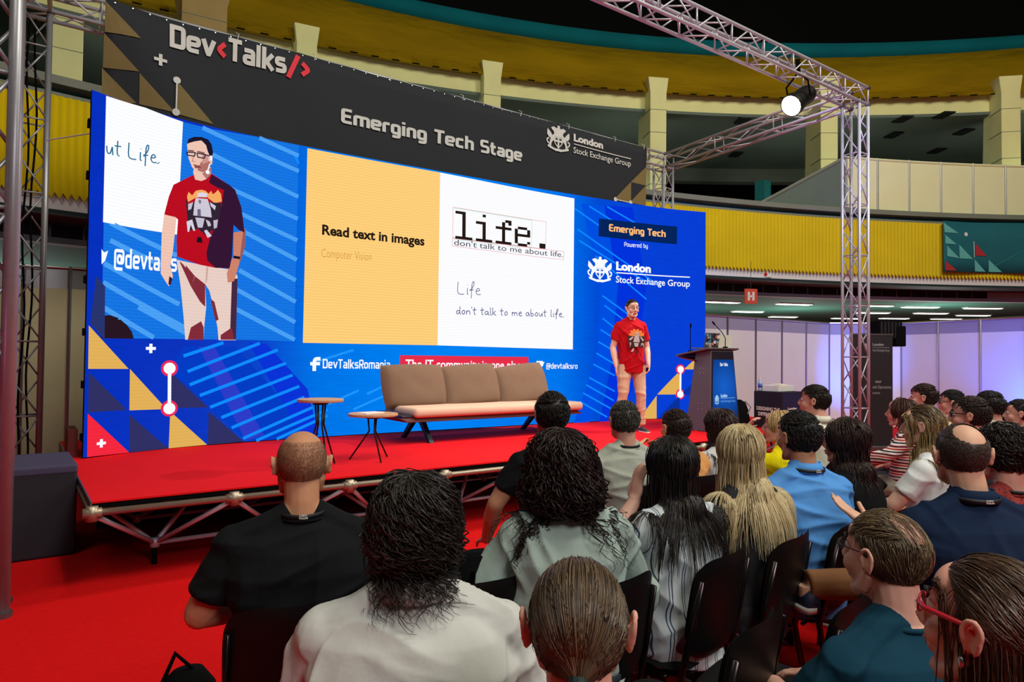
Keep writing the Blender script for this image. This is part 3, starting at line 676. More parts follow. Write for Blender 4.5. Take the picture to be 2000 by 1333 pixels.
# handwriting
HW = {'L': (.62, [[(.06,1),(.02,0),(.5,.02)]]), 'i': (.26, [[(.12,.55),(.1,.02),(.2,.02)],[(.13,.75),(.15,.78)]]), 'f': (.42, [[(.05,.3),(.3,.7),(.36,1.05),(.25,1.1),(.17,.8),(.15,-.3)],[(.02,.4),(.32,.42)]]),
      'e': (.42, [[(.04,.3),(.36,.34),(.28,.56),(.12,.5),(.05,.2),(.18,0),(.42,.06)]]), 'd': (.5, [[(.34,.45),(.12,.5),(.03,.2),(.18,0),(.34,.3)],[(.38,1.0),(.36,.1),(.46,0)]]),
      'o': (.46, [[(.24,.55),(.05,.35),(.12,.02),(.34,.1),(.36,.45),(.22,.55)]]), 'n': (.48, [[(.05,.5),(.06,0)],[(.06,.3),(.25,.55),(.36,.4),(.4,0)]]), "'": (.16, [[(.08,1),(.06,.8)]]),
      't': (.42, [[(.18,.95),(.14,.1),(.3,.02)],[(.0,.6),(.38,.64)]]), 'a': (.5, [[(.34,.5),(.1,.48),(.03,.2),(.16,0),(.34,.25),(.36,.5),(.38,.05),(.48,0)]]), 'l': (.26, [[(.1,1),(.08,.08),(.22,0)]]),
      'k': (.46, [[(.08,1),(.05,0)],[(.36,.55),(.07,.25),(.42,0)]]), 'm': (.7, [[(.05,.5),(.06,0)],[(.06,.3),(.2,.52),(.3,.35),(.31,0)],[(.31,.3),(.46,.52),(.56,.35),(.6,0)]]),
      'b': (.46, [[(.08,1),(.05,.05),(.28,.0),(.36,.3),(.2,.45),(.06,.3)]]), 'u': (.48, [[(.05,.5),(.08,.05),(.26,.05),(.36,.5)],[(.36,.5),(.4,0)]]), '.': (.2, [[(.08,.06),(.12,.02)]]), ' ': (.34, [])}
def hand(A, s, p0, p1, h, w, col):
    p0, p1 = Vector(p0), Vector(p1); tot = sum(HW[c][0] for c in s); x = 0; ex = (p1-p0)/tot
    for ch in s:
        for pl in HW[ch][1]: A.line(col, [(p0.x+ex.x*(x+a), p0.y+ex.y*(x+a)+b*h) for a, b in pl], w*(2.6 if ch == '.' else 1), .06)
        x += HW[ch][0]
PEN = (70, 70, 130)
hand(S, 'Life', (4.891,2.449), (5.271,2.458), .17, .010, PEN); hand(S, "don't talk to me about life.", (4.877,2.172), (6.731,2.207), .11, .011, PEN)
S.build('slide_writing', led_wall)

# footer line and right-hand column
F = Art(led(.014)); 
F.poly((230, 46, 74), [(4.059,1.606),(6.096,1.599),(6.096,1.32),(4.06,1.348)]); F.poly((4, 36, 92), [(7.38,3.785),(8.959,3.813),(8.952,3.514),(7.372,3.502)]); F.build('caption_boxes', led_wall)
F = Art(led(.022))
p_ = (2.951,1.405); hF = (2.949,1.559)[1]-p_[1]
F.line(WH, [(p_[0]-.02, p_[1]), (p_[0]-.02, p_[1]+hF*.82), (p_[0]+.0, p_[1]+hF*.95), (p_[0]+.055, p_[1]+hF*.95)], .045, .04); F.line(WH, [(p_[0]-.07, p_[1]+hF*.57), (p_[0]+.05, p_[1]+hF*.57)], .04)
F.text(WH, 'DevTalksRomania', (3.035,1.436), (3.922,1.428), .115, w=.15); F.text(WH, 'The IT community in one place', (4.138,1.439), (6.023,1.425), .12, w=.15, font=1, bold=.018)
def bird(A, c, s, col, mp=None):
    pts = [(-1,-.55),(-.45,-.62),(.2,-.5),(.6,-.05),(.68,.3),(.95,.52),(.66,.5),(.5,.7),(.2,.72),(.02,.5),(.02,.3),(-.4,.42),(-.82,.72),(-.86,.35),(-.7,.12),(-.86,.12),(-.62,-.2),(-.55,-.36)]
    A.poly(col, [(c[0]+x*s, c[1]+y*s) for x, y in pts])
bird(F, (6.303,1.481), .085, WH); F.text(WH, '@devtalksro', (6.409,1.427), (6.987,1.424), .088, w=.14)
F.text((255, 190, 120), 'Emerging Tech', (7.577,3.605), (8.729,3.615), .113, w=.2); F.text(WH, 'Powered by', (7.881,3.387), (8.367,3.4), .075, w=.12)
F.text(WH, 'London', (7.722,3.004), (8.431,3.005), (7.721,3.143)[1]-(7.722,3.004)[1], font=1, bold=.05)
F.line(WH, [(7.729,2.956), (9.193,2.972)], .018); F.text(WH, 'Stock Exchange Group', (7.72,2.8), (9.194,2.811), (7.723,2.91)[1]-(7.72,2.8)[1], font=1, bold=.012)
def crest(A, c, w, h, col, hole):
    """coat of arms: shield with a cross between two winged beasts, helmet above, ribbon below"""
    P = lambda L: [(c[0]+x*w/2, c[1]+y*h/2) for x, y in L]
    for s in (-1, 1):
        B = lambda L: P([(x*s, y) for x, y in L])
        A.poly(col, B([(.95,.62),(.98,.2),(.82,-.02),(.6,-.06),(.5,.1),(.62,.3),(.8,.5)]))         # wing
        A.poly(col, B([(.2,.78),(.42,.86),(.66,.74),(.55,.6),(.42,.5),(.38,.3),(.62,.1),(.7,-.15),(.55,-.35),(.42,-.2),(.28,.1),(.2,.4)])) # head, body
        A.poly(col, B([(.55,-.3),(.72,-.2),(.75,-.5),(.85,-.66),(.62,-.68),(.6,-.5)])); A.poly(col, B([(.42,-.1),(.28,-.06),(.24,-.3),(.36,-.34)]))
        A.line(col, B([(.8,-.1),(1,-.2),(.92,-.45),(.76,-.5)]), w*.05, w*.05)
        A.poly(col, B([(.0,-.78),(.3,-.8),(.6,-.7),(.92,-.62),(.88,-.78),(.6,-.88),(.2,-1),(0,-.98)]))
    A.poly(col, P([(-.1,1),(.12,1),(.1,.84),(.24,.7),(.2,.5),(.3,.34),(.24,.1),(-.24,.1),(-.3,.34),(-.2,.5),(-.24,.7),(-.1,.84)]))
    A.line(col, P([(-.3,.04),(-.3,-.38),(0,-.74),(.3,-.38),(.3,.04),(-.3,.04)]), w*.035); A.line(col, P([(0,.04),(0,-.7)]), w*.07); A.line(col, P([(-.28,-.2),(.28,-.2)]), w*.07)
cc = (7.401,2.981); crest(F, cc, (7.64,2.998)[0]-(7.166,2.963)[0], .40, WH, None)
F.build('captions', led_wall)

# live view of the speaker
V = Art(led(.012)); FB = glow('feed_blue', (22, 116, 226), 1, .08); ST = (74, 160, 244)
V.poly(FB, [(0.677,4.089),(1.038,4.108),(1.415,4.073),(1.751,4.073),(2.23,4.097),(2.698,4.096),(2.684,1.757),(2.215,1.762),(1.4,1.753),(0.687,1.739)])
V.build('live_view', led_wall)
V = Art(led(.018))
for pts in ([(1.617,4.063),(2.704,3.784)], [(1.702,3.801),(2.703,3.477)], [(1.94,3.446),(2.701,3.214)], [(2.046,3.184),(2.7,2.957)], [(2.072,2.99),(2.698,2.725)], [(2.054,2.767),(2.69,2.48)], [(2.035,2.545),(2.694,2.225)], [(2.017,2.324),(2.692,1.982)], [(2.01,2.105),(2.69,1.776)], [(0.74,2.865),(1.382,2.635)], [(0.743,2.695),(1.308,2.491)], [(0.694,2.463),(1.418,2.121)], [(0.689,2.278),(1.475,1.878)], [(0.689,2.041),(1.171,1.76)], [(1.017,2.066),(1.529,1.798)], [(2.236,4.087),(2.7,3.968)]): V.line(ST, pts, .05)
V.poly((252, 253, 255), [(0.677,4.089),(1.038,4.108),(1.415,4.073),(1.383,2.859),(0.676,2.859)])
V.poly((40, 22, 34), [(0.68,1.956),(0.759,1.966),(0.839,1.941),(0.911,1.879),(0.96,1.815),(0.981,1.743),(0.683,1.739)])
V.build('live_view_background', led_wall)
V = Art(led(.022))
hand(V, 'ut Life.', (0.684,3.526), (1.194,3.568), .16, .012, (40, 110, 150))
V.text(WH, '@devtalks', (0.781,2.435), (1.385,2.461), .2, w=.16); V.poly(WH, [(0.668,2.597),(0.692,2.567),(0.727,2.592),(0.715,2.54),(0.702,2.489),(0.672,2.449)])
V.build('live_view_captions', led_wall)
V = Art(led(.028)); SK, SKS, RS, RSD, TR, TRD, HR = (240, 196, 178), (150, 92, 92), (186, 14, 32), (52, 22, 52), (232, 206, 196), (130, 44, 58), (26, 22, 44)
Z4 = lambda s: None
# trousers, arms, shirt, neck, head: outlines of the picture on the screen
V.poly(TR, [(1.378,2.591),(1.684,2.558),(1.974,2.54),(2.02,2.474),(2.004,2.127),(2.016,1.754),(1.829,1.75),(1.815,1.891),(1.768,2.114),(1.721,2.291),(1.677,2.355),(1.692,2.11),(1.675,1.886),(1.673,1.752),(1.483,1.747),(1.462,1.987),(1.425,2.312)])
V.poly(TRD, [(1.409,2.573),(1.472,2.536),(1.529,2.321),(1.627,2.162),(1.682,2.109),(1.677,2.355),(1.569,2.435),(1.451,2.567)]).poly(TRD, [(1.538,1.88),(1.642,1.951),(1.67,1.885),(1.673,1.752),(1.509,1.748)]).poly((70, 40, 66), [(1.959,2.441),(2.02,2.446),(2.016,1.76),(1.95,1.758),(1.954,2.125)])
V.poly(TRD, [(1.85,1.807),(1.904,1.848),(1.969,1.896),(1.994,1.759),(1.851,1.756)]).poly(TRD, [(1.734,2.202),(1.777,2.171),(1.825,1.976),(1.792,1.958)])
V.poly((206, 168, 156), [(1.684,2.547),(1.705,2.549),(1.697,2.402),(1.677,2.355)])
V.poly(SK, [(1.245,3.048),(1.368,3.042),(1.356,2.877),(1.34,2.684),(1.317,2.519),(1.345,2.414),(1.331,2.347),(1.306,2.302),(1.264,2.362),(1.223,2.428),(1.224,2.615),(1.224,2.829)]).poly((60, 26, 40), [(1.309,2.41),(1.341,2.386),(1.322,2.314),(1.301,2.323)])
V.poly((206, 130, 106), [(1.966,2.959),(2.072,2.99),(2.081,2.799),(2.044,2.65),(2.013,2.532),(1.982,2.414),(1.915,2.391),(1.902,2.493),(1.928,2.581),(1.971,2.7)]).poly(SKS, [(2.072,2.99),(2.1,3.034),(2.098,2.83),(2.055,2.663),(2.034,2.62)]).poly((24, 20, 36), [(1.971,2.7),(2.044,2.696),(2.038,2.667),(1.966,2.671)])
V.poly(RS, [(1.505,3.508),(1.61,3.568),(1.718,3.577),(1.906,3.486),(1.973,3.44),(2.044,3.259),(2.064,3.134),(1.947,3.089),(1.936,3.042),(1.954,2.699),(1.929,2.553),(1.781,2.545),(1.619,2.562),(1.382,2.624),(1.373,2.797),(1.384,3.017),(1.358,3.04),(1.245,3.048),(1.287,3.244),(1.331,3.378)])
V.mp = led(.040); V.n = 0
V.poly(RSD, [(1.718,3.566),(1.906,3.486),(1.973,3.44),(2.044,3.259),(2.064,3.134),(2.084,2.974),(2.021,2.995),(1.964,3.045),(1.954,2.699),(1.929,2.553),(1.781,2.545),(1.693,2.615),(1.681,2.698),(1.71,2.842),(1.772,3.019),(1.833,3.256),(1.852,3.419),(1.786,3.431),(1.693,3.471)])
V.poly(SK, [(1.525,3.556),(1.548,3.477),(1.612,3.473),(1.665,3.505),(1.718,3.572),(1.711,3.644),(1.64,3.664),(1.545,3.627)]).poly((176, 120, 118), [(1.621,3.553),(1.665,3.505),(1.718,3.572),(1.711,3.644),(1.663,3.623)])
V.poly(SK, [(1.457,3.84),(1.497,3.911),(1.624,3.936),(1.695,3.884),(1.724,3.805),(1.721,3.702),(1.679,3.626),(1.621,3.57),(1.557,3.562),(1.514,3.604),(1.475,3.695)])
V.mp = led(.046); V.n = 0
V.poly((176, 112, 104), [(1.603,3.678),(1.661,3.724),(1.71,3.689),(1.679,3.615),(1.621,3.57),(1.567,3.581)]).poly((206, 150, 140), [(1.611,3.781),(1.682,3.762),(1.678,3.694),(1.619,3.659)])
V.poly(SK, [(1.698,3.766),(1.725,3.76),(1.721,3.68),(1.7,3.664)])
V.poly(HR, [(1.457,3.84),(1.471,3.899),(1.528,3.935),(1.603,3.953),(1.673,3.941),(1.711,3.893),(1.729,3.806),(1.714,3.758),(1.692,3.765),(1.67,3.816),(1.652,3.875),(1.603,3.914),(1.529,3.885),(1.477,3.856)])
V.poly((132, 70, 74), [(1.524,3.639),(1.588,3.636),(1.609,3.612),(1.546,3.599)]); V.poly((168, 84, 80), [(1.529,3.635),(1.582,3.629),(1.567,3.615),(1.535,3.619)])
V.mp = led(.056)
for pl in ([(1.453,3.751),(1.464,3.72),(1.533,3.725),(1.542,3.766),(1.453,3.751)], [(1.558,3.764),(1.57,3.722),(1.634,3.724),(1.649,3.767),(1.558,3.764)], [(1.649,3.767),(1.698,3.76)]): V.line((34, 34, 60), pl, .012)
V.line((120, 80, 80), [(1.468,3.771),(1.526,3.779)], .016); V.line((120, 80, 80), [(1.563,3.782),(1.638,3.781)], .016); V.line((200, 140, 130), [(1.527,3.734),(1.513,3.67),(1.544,3.666)], .01)
V.mp = led(.058); V.line(WH, [(1.694,3.674),(1.674,3.591)], .012); V.disc(WH, (1.674,3.58), .022); V.line(WH, [(1.703,3.767),(1.709,3.717)], .02)
# print on the shirt: a grey robot with flames behind it
V.mp = led(.047); V.n = 0
V.poly((246, 170, 96), [(1.468,3.279),(1.483,3.331),(1.52,3.299),(1.556,3.356),(1.614,3.378),(1.657,3.374),(1.69,3.346),(1.716,3.385),(1.733,3.348),(1.765,3.376),(1.786,3.408),(1.82,3.368),(1.832,3.285),(1.756,3.255),(1.658,3.318),(1.552,3.277),(1.48,3.22)])
V.poly((50, 36, 52), [(1.453,3.249),(1.48,3.22),(1.47,3.185),(1.537,3.23),(1.686,3.255),(1.751,3.26),(1.827,3.267),(1.813,3.139),(1.784,2.964),(1.719,2.944),(1.71,2.864),(1.666,2.892),(1.59,2.949),(1.486,2.912),(1.472,3.087)])
V.mp = led(.053); V.n = 0
V.poly((206, 200, 216), [(1.557,3.278),(1.68,3.288),(1.715,3.181),(1.727,3.092),(1.535,3.086),(1.543,3.209)]).poly((220, 214, 226), [(1.572,3.331),(1.63,3.353),(1.679,3.344),(1.669,3.303),(1.573,3.292)])
V.poly((196, 190, 208), [(1.48,3.198),(1.532,3.229),(1.512,3.148),(1.481,3.132)]).poly((214, 210, 224), [(1.468,3.009),(1.525,3.04),(1.559,2.923),(1.538,2.92),(1.511,2.982),(1.496,2.903),(1.481,2.9)]).poly((196, 192, 210), [(1.556,3.067),(1.652,3.07),(1.633,2.966),(1.585,2.96)])
V.poly((206, 200, 216), [(1.702,3.258),(1.768,3.223),(1.758,3.176),(1.714,3.215)]).poly((200, 194, 210), [(1.663,3.06),(1.706,3.044),(1.723,3.001),(1.691,2.986)]).poly((214, 210, 224), [(1.649,2.935),(1.676,2.95),(1.731,2.89),(1.688,2.862)])
V.poly((120, 110, 132), [(1.584,3.261),(1.611,3.265),(1.612,3.226),(1.59,3.223)]).poly((110, 100, 124), [(1.576,3.159),(1.608,3.164),(1.614,3.087),(1.577,3.081)]).poly((190, 186, 204), [(1.744,3.061),(1.792,3.079),(1.783,2.987),(1.751,2.971)]).poly((30, 18, 28), [(1.582,2.859),(1.624,2.859),(1.636,2.799),(1.572,2.802)])
V.build('live_view_speaker', led_wall)

# ---------------------------------------------------------------- dark banner over the screen
BY = 9.55
def ban(off):
    def g(u, v):
        k = max(0, 1-(u-.8)/1.6)*.06*math.sin((v-4.4)*3+u*4) + .012*math.sin(u*2.7+v*2)
        return (u, BY-off-k, v)
    return g
t = thing('stage_banner', 'long dark cloth banner with stage name strung above the screen', 'banner', (0, 0, 0))
m_ban = mat('charcoal_cloth', (29, 32, 42), .85, var=.12, scale=2, bump=.15, bscale=3, bd=.05)
b = MB(); TL, TR_, BR, BL = (0.81,5.85), (10.284,5.907), (10.235,4.648), (0.814,4.375)
nu, nv = 80, 10; vs = []
for i in range(nu+1):
    for j in range(nv+1):
        a, c_ = i/nu, j/nv
        sag = .03*math.sin(PI*((a*12) % 1))*(c_ == 1)
        u = (BL[0]*(1-a)+BR[0]*a)*(1-c_)+(TL[0]*(1-a)+TR_[0]*a)*c_; v = (4.2)*(1-c_)+(5.87)*c_-sag*.3
        vs.append(ban(0)(u, v))
b.add(vs, [(i*(nv+1)+j, (i+1)*(nv+1)+j, (i+1)*(nv+1)+j+1, i*(nv+1)+j+1) for i in range(nu) for j in range(nv)]); b.build('cloth', m_ban, t, smooth=True, solid=.006)
b = MB()
for i in range(49): u = TL[0]+.1+(TR_[0]-TL[0]-.2)*i/48; p_ = ban(.012)(u, 5.84); b.tube([p_, (p_[0], p_[1]-.004, p_[2])], .008, 8)
b.build('eyelet', m_alu, t)
b = MB()
for u in (2.35, 3.4, 4.6, 5.9, 7.1, 8.2, 9.4, 10.2): MB().tube([ban(.01)(u, 5.82), (u+.01, BY-.02, 5.90), (u-.015, BY+.03, 5.93)], .005, 5).build('cable_tie', m_white, t)
KH = mat('khaki_print', (120, 102, 62), .85); PW = mat('pale_print', (205, 205, 208), .8); PR_ = mat('red_print', (226, 52, 70), .8)
A = Art(ban(.012))
for pts in ([(0.809,5.831),(1.197,5.49),(0.813,5.475)], [(0.808,5.461),(1.188,5.082),(0.808,5.063)], [(0.8,5.058),(1.174,4.701),(0.806,4.648)], [(1.194,5.065),(1.602,4.66),(1.202,4.694)], [(1.618,5.067),(2.063,4.612),(1.605,4.648)]): A.poly(KH, pts)
A.build('triangle_pattern', t); A = Art(ban(.012))
A.poly(KH, [(10.273,5.477),(10.279,4.685),(9.387,4.682)])
A.mp = ban(.018); A.poly(m_ban, [(9.857,5.097),(10.261,5.089),(9.86,4.719)]); A.mp = ban(.024)
A.build('corner_pattern', t); A = Art(ban(.024))
A.text(PW, 'Dev', (1.528,5.498), (2.068,5.505), .30, w=.2); A.text(PR_, '<', (2.09,5.504), (2.206,5.507), .30, w=.22); A.text(PW, 'Talks', (2.231,5.518), (2.998,5.519), .30, w=.2); A.text(PR_, '/', (3.022,5.515), (3.174,5.509), .30, w=.2); A.text(PR_, '>', (3.203,5.516), (3.336,5.52), .30, w=.22)
A.build('logo_lettering', t); A = Art(ban(.024))
A.text(PW, 'Emerging Tech Stage', (3.809,5.005), (7.138,5.029), (3.812,5.221)[1]-(3.809,5.005)[1], w=.2)
A.build('stage_name_lettering', t); A = Art(ban(.024))
plus(A, (1.419,5.282), .075, .04, PW)
for a_, b_ in (((1.612,5.075), (1.609,4.665)), ((9.409,4.685), (9.839,4.685))):
    A.line(PW, [a_, b_], .018); A.disc(PW, a_, .045); A.disc(PW, b_, .045)
A.build('ornament', t); A = Art(ban(.024))
A.text(PW, 'London', (8.312,5.619), (9.077,5.617), (8.313,5.76)[1]-(8.312,5.619)[1], font=1, bold=.05)
A.line(PW, [(8.316,5.559), (9.827,5.553)], .017); A.text(PW, 'Stock Exchange Group', (8.305,5.391), (9.828,5.4), .118, font=1, bold=.008)
c_ = (7.944,5.582); crest(A, c_, (8.215,5.635)[0]-(7.675,5.528)[0], .47, PW, None)
A.build('sponsor_lettering', t)

# ================================================================= furniture on the stage
m_taupe = mat('taupe_fabric', (122, 98, 82), .9, var=.1, scale=6, bump=.25, bscale=400, spec=.2, bd=.002)
m_beige = mat('beige_fabric', (214, 182, 162), .9, var=.06, scale=6, bump=.2, bscale=400, spec=.2, bd=.002)
m_wood = mat('dark_red_wood', (88, 34, 28), .5, var=.2, scale=3, stretch=(1, 8, 8))
m_oak = mat('light_wood', (196, 150, 116), .45, var=.15, scale=3, stretch=(1, 10, 1))
m_steelg = mat('olive_metal', (58, 64, 52), .35, .8, var=.1)
def pillow(w, h, d, n=20, crease=.02, seed=0):
    """a stuffed cushion standing in the x-z plane"""
    r = np.random.default_rng(seed); mb = MB(); vs = []; fs = []
    for sgn in (-1, 1):
        o = len(vs)
        for i in range(n+1):
            for j in range(n+1):
                a, b = i/n*2-1, j/n*2-1
                pin = 1-.05*(abs(a)**6+abs(b)**6) - .04*(1-abs(a))*(abs(b) > .99) - .04*(1-abs(b))*(abs(a) > .99)
                t = ((1-abs(a)**3.2)*(1-abs(b)**3.2))**.42
                t *= 1-.10*math.exp(-((a-.3)**2+(b+.1)**2)*6)+.04*math.sin(a*7+seed)*math.sin(b*5)
                vs.append((a*w/2*(1-.05*b*b), sgn*d/2*t, b*h/2*(1-.06*a*a)))
        for i in range(n):
            for j in range(n):
                q = (o+i*(n+1)+j, o+(i+1)*(n+1)+j, o+(i+1)*(n+1)+j+1, o+i*(n+1)+j+1)
                fs.append(q if sgn < 0 else q[::-1])
    return mb.add(vs, fs)
so = thing('sofa', 'low beige bench sofa with three taupe back cushions on the stage', 'sofa', (3.48, 6.86, .6))
b = MB(); b.prism([(0, .0, .30), (.08, -.02, .25), (.08, .78, .25), (0, .76, .30)], (2.62, 0, 0)); b.build('frame', m_wood, so, bevel=.01)
MB().box((.16, -.06, .30), (2.68, .74, .41)).build('seat_cushion', m_beige, so, bevel=.045, seg=4).data.polygons.foreach_set('use_smooth', [True]*6)
MB().box((.02, .0, .295), (.2, .8, .33)).build('side_ledge', mat('dark_navy_frame', (22, 20, 40), .5), so, bevel=.01)
for x in (.42, 2.25):
    for y0, y1 in ((.30, .04), (.42, .72)):
        b = MB(); b.prism([(x-.03, y0-.05, .27), (x-.03, y0+.05, .27), (x-.03, y1+.025, 0), (x-.03, y1-.025, 0)], (.055, 0, 0)); b.build('leg', mat('dark_green_metal', (20, 34, 40), .4, .5), so)
for k, x in enumerate((.47, 1.29, 2.12)):
    o = pillow(.88, .56, .25, seed=k).build('back_cushion', m_taupe, so, smooth=True); o.location = (x, .56+.02*k, .63); o.rotation_euler = (-.3, .05*(1-k)-.06, .03)
def round_table(loc, r, h, nleg, spread, label, ph):
    t = thing('side_table', label, 'side table', (*loc, .601))
    MB().loft([((0,0,h-.026), r-.006, r-.006), ((0,0,h-.02), r, r), ((0,0,h-.004), r, r), ((0,0,h), r-.004, r-.004)]).build('table_top', m_oak, t)
    MB().tube([(0, 0, h-.05), (0, 0, h-.026)], .07, 16).build('mount', m_steelg, t)
    for k in range(nleg):
        a = ph+2*PI*k/nleg; c, s = math.cos(a), math.sin(a)
        MB().tube([(c*.05, s*.05, h-.03), (c*.035, s*.035, h*.62), (c*spread, s*spread, .004)], [.009, .009, .008], 8).build('leg', m_steelg, t, smooth=True)
    return t
round_table((2.26, 6.03), .205, .60, 4, .15, 'taller round side table with light wood top, nearer the left', .1)
round_table((2.80, 6.08), .235, .445, 3, .22, 'lower round side table with an open booklet on it', .45)
b = MB(); b.box((-.11, -.075, 0), (.0, .075, .006)); b.box((.0, -.075, 0), (.11, .075, .008)); o = b.build('booklet', mat('paper', (235, 232, 236), .8)); o.location = (2.78, 6.10, 1.046); o.rotation_euler = (0, 0, .3)
tag(o, 'open white booklet lying on the lower side table', 'booklet')
# lectern
LX, LYY = 7.66, 5.93
le = thing('lectern', 'grey lectern with a lit blue screen on its front', 'lectern', (LX, LYY, .6))
m_lec = mat('lectern_grey', (84, 78, 86), .5, var=.06, scale=4); m_lecd = mat('lectern_dark', (22, 24, 34), .4)
B_ = [(0, 0, 0), (.68, 0, 0), (.68, .42, 0), (0, .42, 0)]; T_ = [(.10, .06, 1.12), (.60, .06, 1.12), (.60, .32, 1.12), (.10, .32, 1.12)]
MB().add(B_+T_, [(3,2,1,0),(4,5,6,7),(1,2,6,5),(2,3,7,6),(3,0,4,7),(0,1,5,4)]).build('body', m_lec, le, bevel=.012)
fr = lambda u, v, d=.006: (u*(.68-.18*v/1.12)+.10*v/1.12, .06*v/1.12-d, v)
b = MB(); b.add([fr(.04,.05), fr(.96,.05), fr(.96,1.1), fr(.04,1.1)], [(0,1,2,3)]); b.build('front_panel', m_lecd, le, solid=.006)
m = bpy.data.materials.new('lectern_screen'); m.use_nodes = True; nt = m.node_tree; N = nt.nodes; N.remove(N['Principled BSDF']); e = N.new('ShaderNodeEmission'); tc = N.new('ShaderNodeTexCoord'); gr = N.new('ShaderNodeTexGradient'); gr.gradient_type = 'SPHERICAL'
mp_ = N.new('ShaderNodeMapping'); mp_.inputs['Location'].default_value = (-.34*1.6, 0, -.62*1.6); mp_.inputs['Scale'].default_value = (1.6, .2, 1.6); ra = N.new('ShaderNodeValToRGB'); ra.color_ramp.elements[0].color = lin((8, 20, 66)); ra.color_ramp.elements[1].color = lin((24, 96, 204))
nt.links.new(tc.outputs['Object'], mp_.inputs[0]); nt.links.new(mp_.outputs[0], gr.inputs[0]); nt.links.new(gr.outputs[1], ra.inputs[0]); nt.links.new(ra.outputs[0], e.inputs[0]); nt.links.new(e.outputs[0], N['Material Output'].inputs[0])
b = MB(); b.add([fr(.07,.1,.012), fr(.93,.1,.012), fr(.93,.99,.012), fr(.07,.99,.012)], [(0,1,2,3)]); b.build('screen', m, le, solid=.004)
A = Art(lambda u, v: fr(u, v, .018)); LW = (170, 214, 245)
A.text((225, 235, 245), 'Dev Talks', (.34, .90), (.66, .90), .045, w=.22); A.text(LW, 'London', (.34, .47), (.58, .47), .05, font=1, bold=.04); A.line(LW, [(.34, .455), (.86, .455)], .004); A.text((110, 170, 225), 'Stock Exchange Group', (.34, .40), (.86, .40), .034, font=1)
A.mp = lambda u, v: fr(u/.6, v, .018); crest(A, (.12, .44), .09, .13, LW, None); A.build('lettering', le)
b = MB(); b.prism([(.0, .04, 1.13), (.70, .04, 1.13), (.70, .60, 1.03), (.0, .60, 1.03)], (0, 0, .025)); b.build('desk_board', m_lec, le, bevel=.006)
b = MB(); b.box((0, .22, .0), (.006, .24, .02))
for z in (.30, .38, .80, .86):
    for y in (.16, .22): b.ell((.10*z/1.12-.004, y, z), (.004, .008, .008), 8, 6)
b.build('screw_cap', m_alu, le)
MB().prism([(.04, .58, 1.01), (.68, .58, 1.01), (.68, .30, .96), (.04, .30, .96)], (0, 0, .02)).build('under_shelf', mat('red_under', (120, 14, 20), .6), le)
def mic(p, mid, tip, label):
    t = thing('gooseneck_microphone', label, 'microphone', p)
    MB().loft([((0,0,0), .035, .035), ((0,0,.02), .03, .03)]).build('base', m_black, t)
    P = lambda q: tuple(Vector(q)-Vector(p)); q = Vector(P(mid)); e_ = Vector(P(tip))
    MB().tube([(0,0,.02), (0,0,q.z*.5), q, q.lerp(e_, .35)+Vector((0,0,.02)), e_], .006, 7).build('gooseneck', m_black, t, smooth=True)
    d = (e_-q).normalized(); MB().tube([e_-d*.01, e_+d*.05], .012, 8).build('capsule', m_black, t, smooth=True)
zt = 1.755
mic((LX+.47, LYY+.10, zt), (LX+.47, LYY+.10, zt+.14), (LX+.25, LYY+.12, zt+.33), 'gooseneck microphone bending leftwards at the right edge of the lectern')
mic((LX+.13, LYY+.44, zt-.06), (LX+.13, LYY+.44, zt+.15), (LX+.135, LYY+.44, zt+.30), 'upright gooseneck microphone rising behind the laptop')
lt = thing('laptop', 'open laptop with its lid covered in stickers on the lectern', 'laptop', (LX+.07, LYY+.14, zt-.018), 0)
MB().box((0, 0.02, 0.0), (.31, .24, .018)).build('base', m_alud, lt, bevel=.004)
M = Matrix.Translation((0, .02, .01)) @ Matrix.Rotation(math.radians(10), 4, 'X'); b = MB(); b.box((0, -.006, 0), (.31, .004, .215), M); b.build('lid', mat('grey_lid', (70, 74, 80), .4), lt, bevel=.004)
A = Art(lambda u, v: tuple(M @ Vector((u, -.008, v))))
rr = np.random.default_rng(3); cols = [mat('sticker_%d' % i, c) for i, c in enumerate([(230,230,230),(60,150,170),(30,40,70),(200,120,110),(120,170,190),(20,20,24)])]
for k in range(26):
    x, y = rr.uniform(.03, .28), rr.uniform(.03, .19); w_ = rr.uniform(.015, .035); h_ = rr.uniform(.012, .028); a_ = rr.uniform(-.6, .6)
    q = [(x+dx*w_*math.cos(a_)-dy*h_*math.sin(a_), y+dx*w_*math.sin(a_)+dy*h_*math.cos(a_)) for dx, dy in ((-1,-1),(1,-1),(1,1),(-1,1))]
    A.mp = (lambda k: lambda u, v: tuple(M @ Vector((u, -.008-.0004*k, v))))(k); A.poly(cols[k % 6], q)
A.build('stickers', lt)
# branded stand to the right of the lectern
BX, BYY = 8.86, 5.60
bt = thing('display_stand', 'black cloth-covered cube with white slogan beside the lectern', 'stand', (BX, BYY, .6))
MB().box((0, 0, 0), (.50, .47, .535)).build('cube', mat('black_violet_cloth', (24, 18, 32), .7, var=.1), bt, bevel=.012)
MB().box((.004, -.004, .01), (.496, .0, .525)).build('front_cloth', mat('blue_black_cloth', (16, 22, 66), .7), bt)
A = Art(lambda u, v: (-.004, .44-u, v)); 
for k, (wd, x0, x1, z) in enumerate((('DESIGNING THE', .02, .40, .26), ('DIFFERENCE', .05, .34, .18))): A.text(mat('white_print', (225, 222, 220), .7), wd, (x0, z), (x1, z-.01), .055, font=1, bold=.03)
A.mp = lambda u, v: (u, -.008, v)
A.text(mat('white_print', (225, 222, 220), .7), 'London', (.12, .28), (.34, .28), .035, font=1, bold=.03); A.text(mat('white_print', (1, 1, 1)), 'Stock Exchange', (.12, .235), (.42, .235), .026, font=1); A.build('lettering', bt)
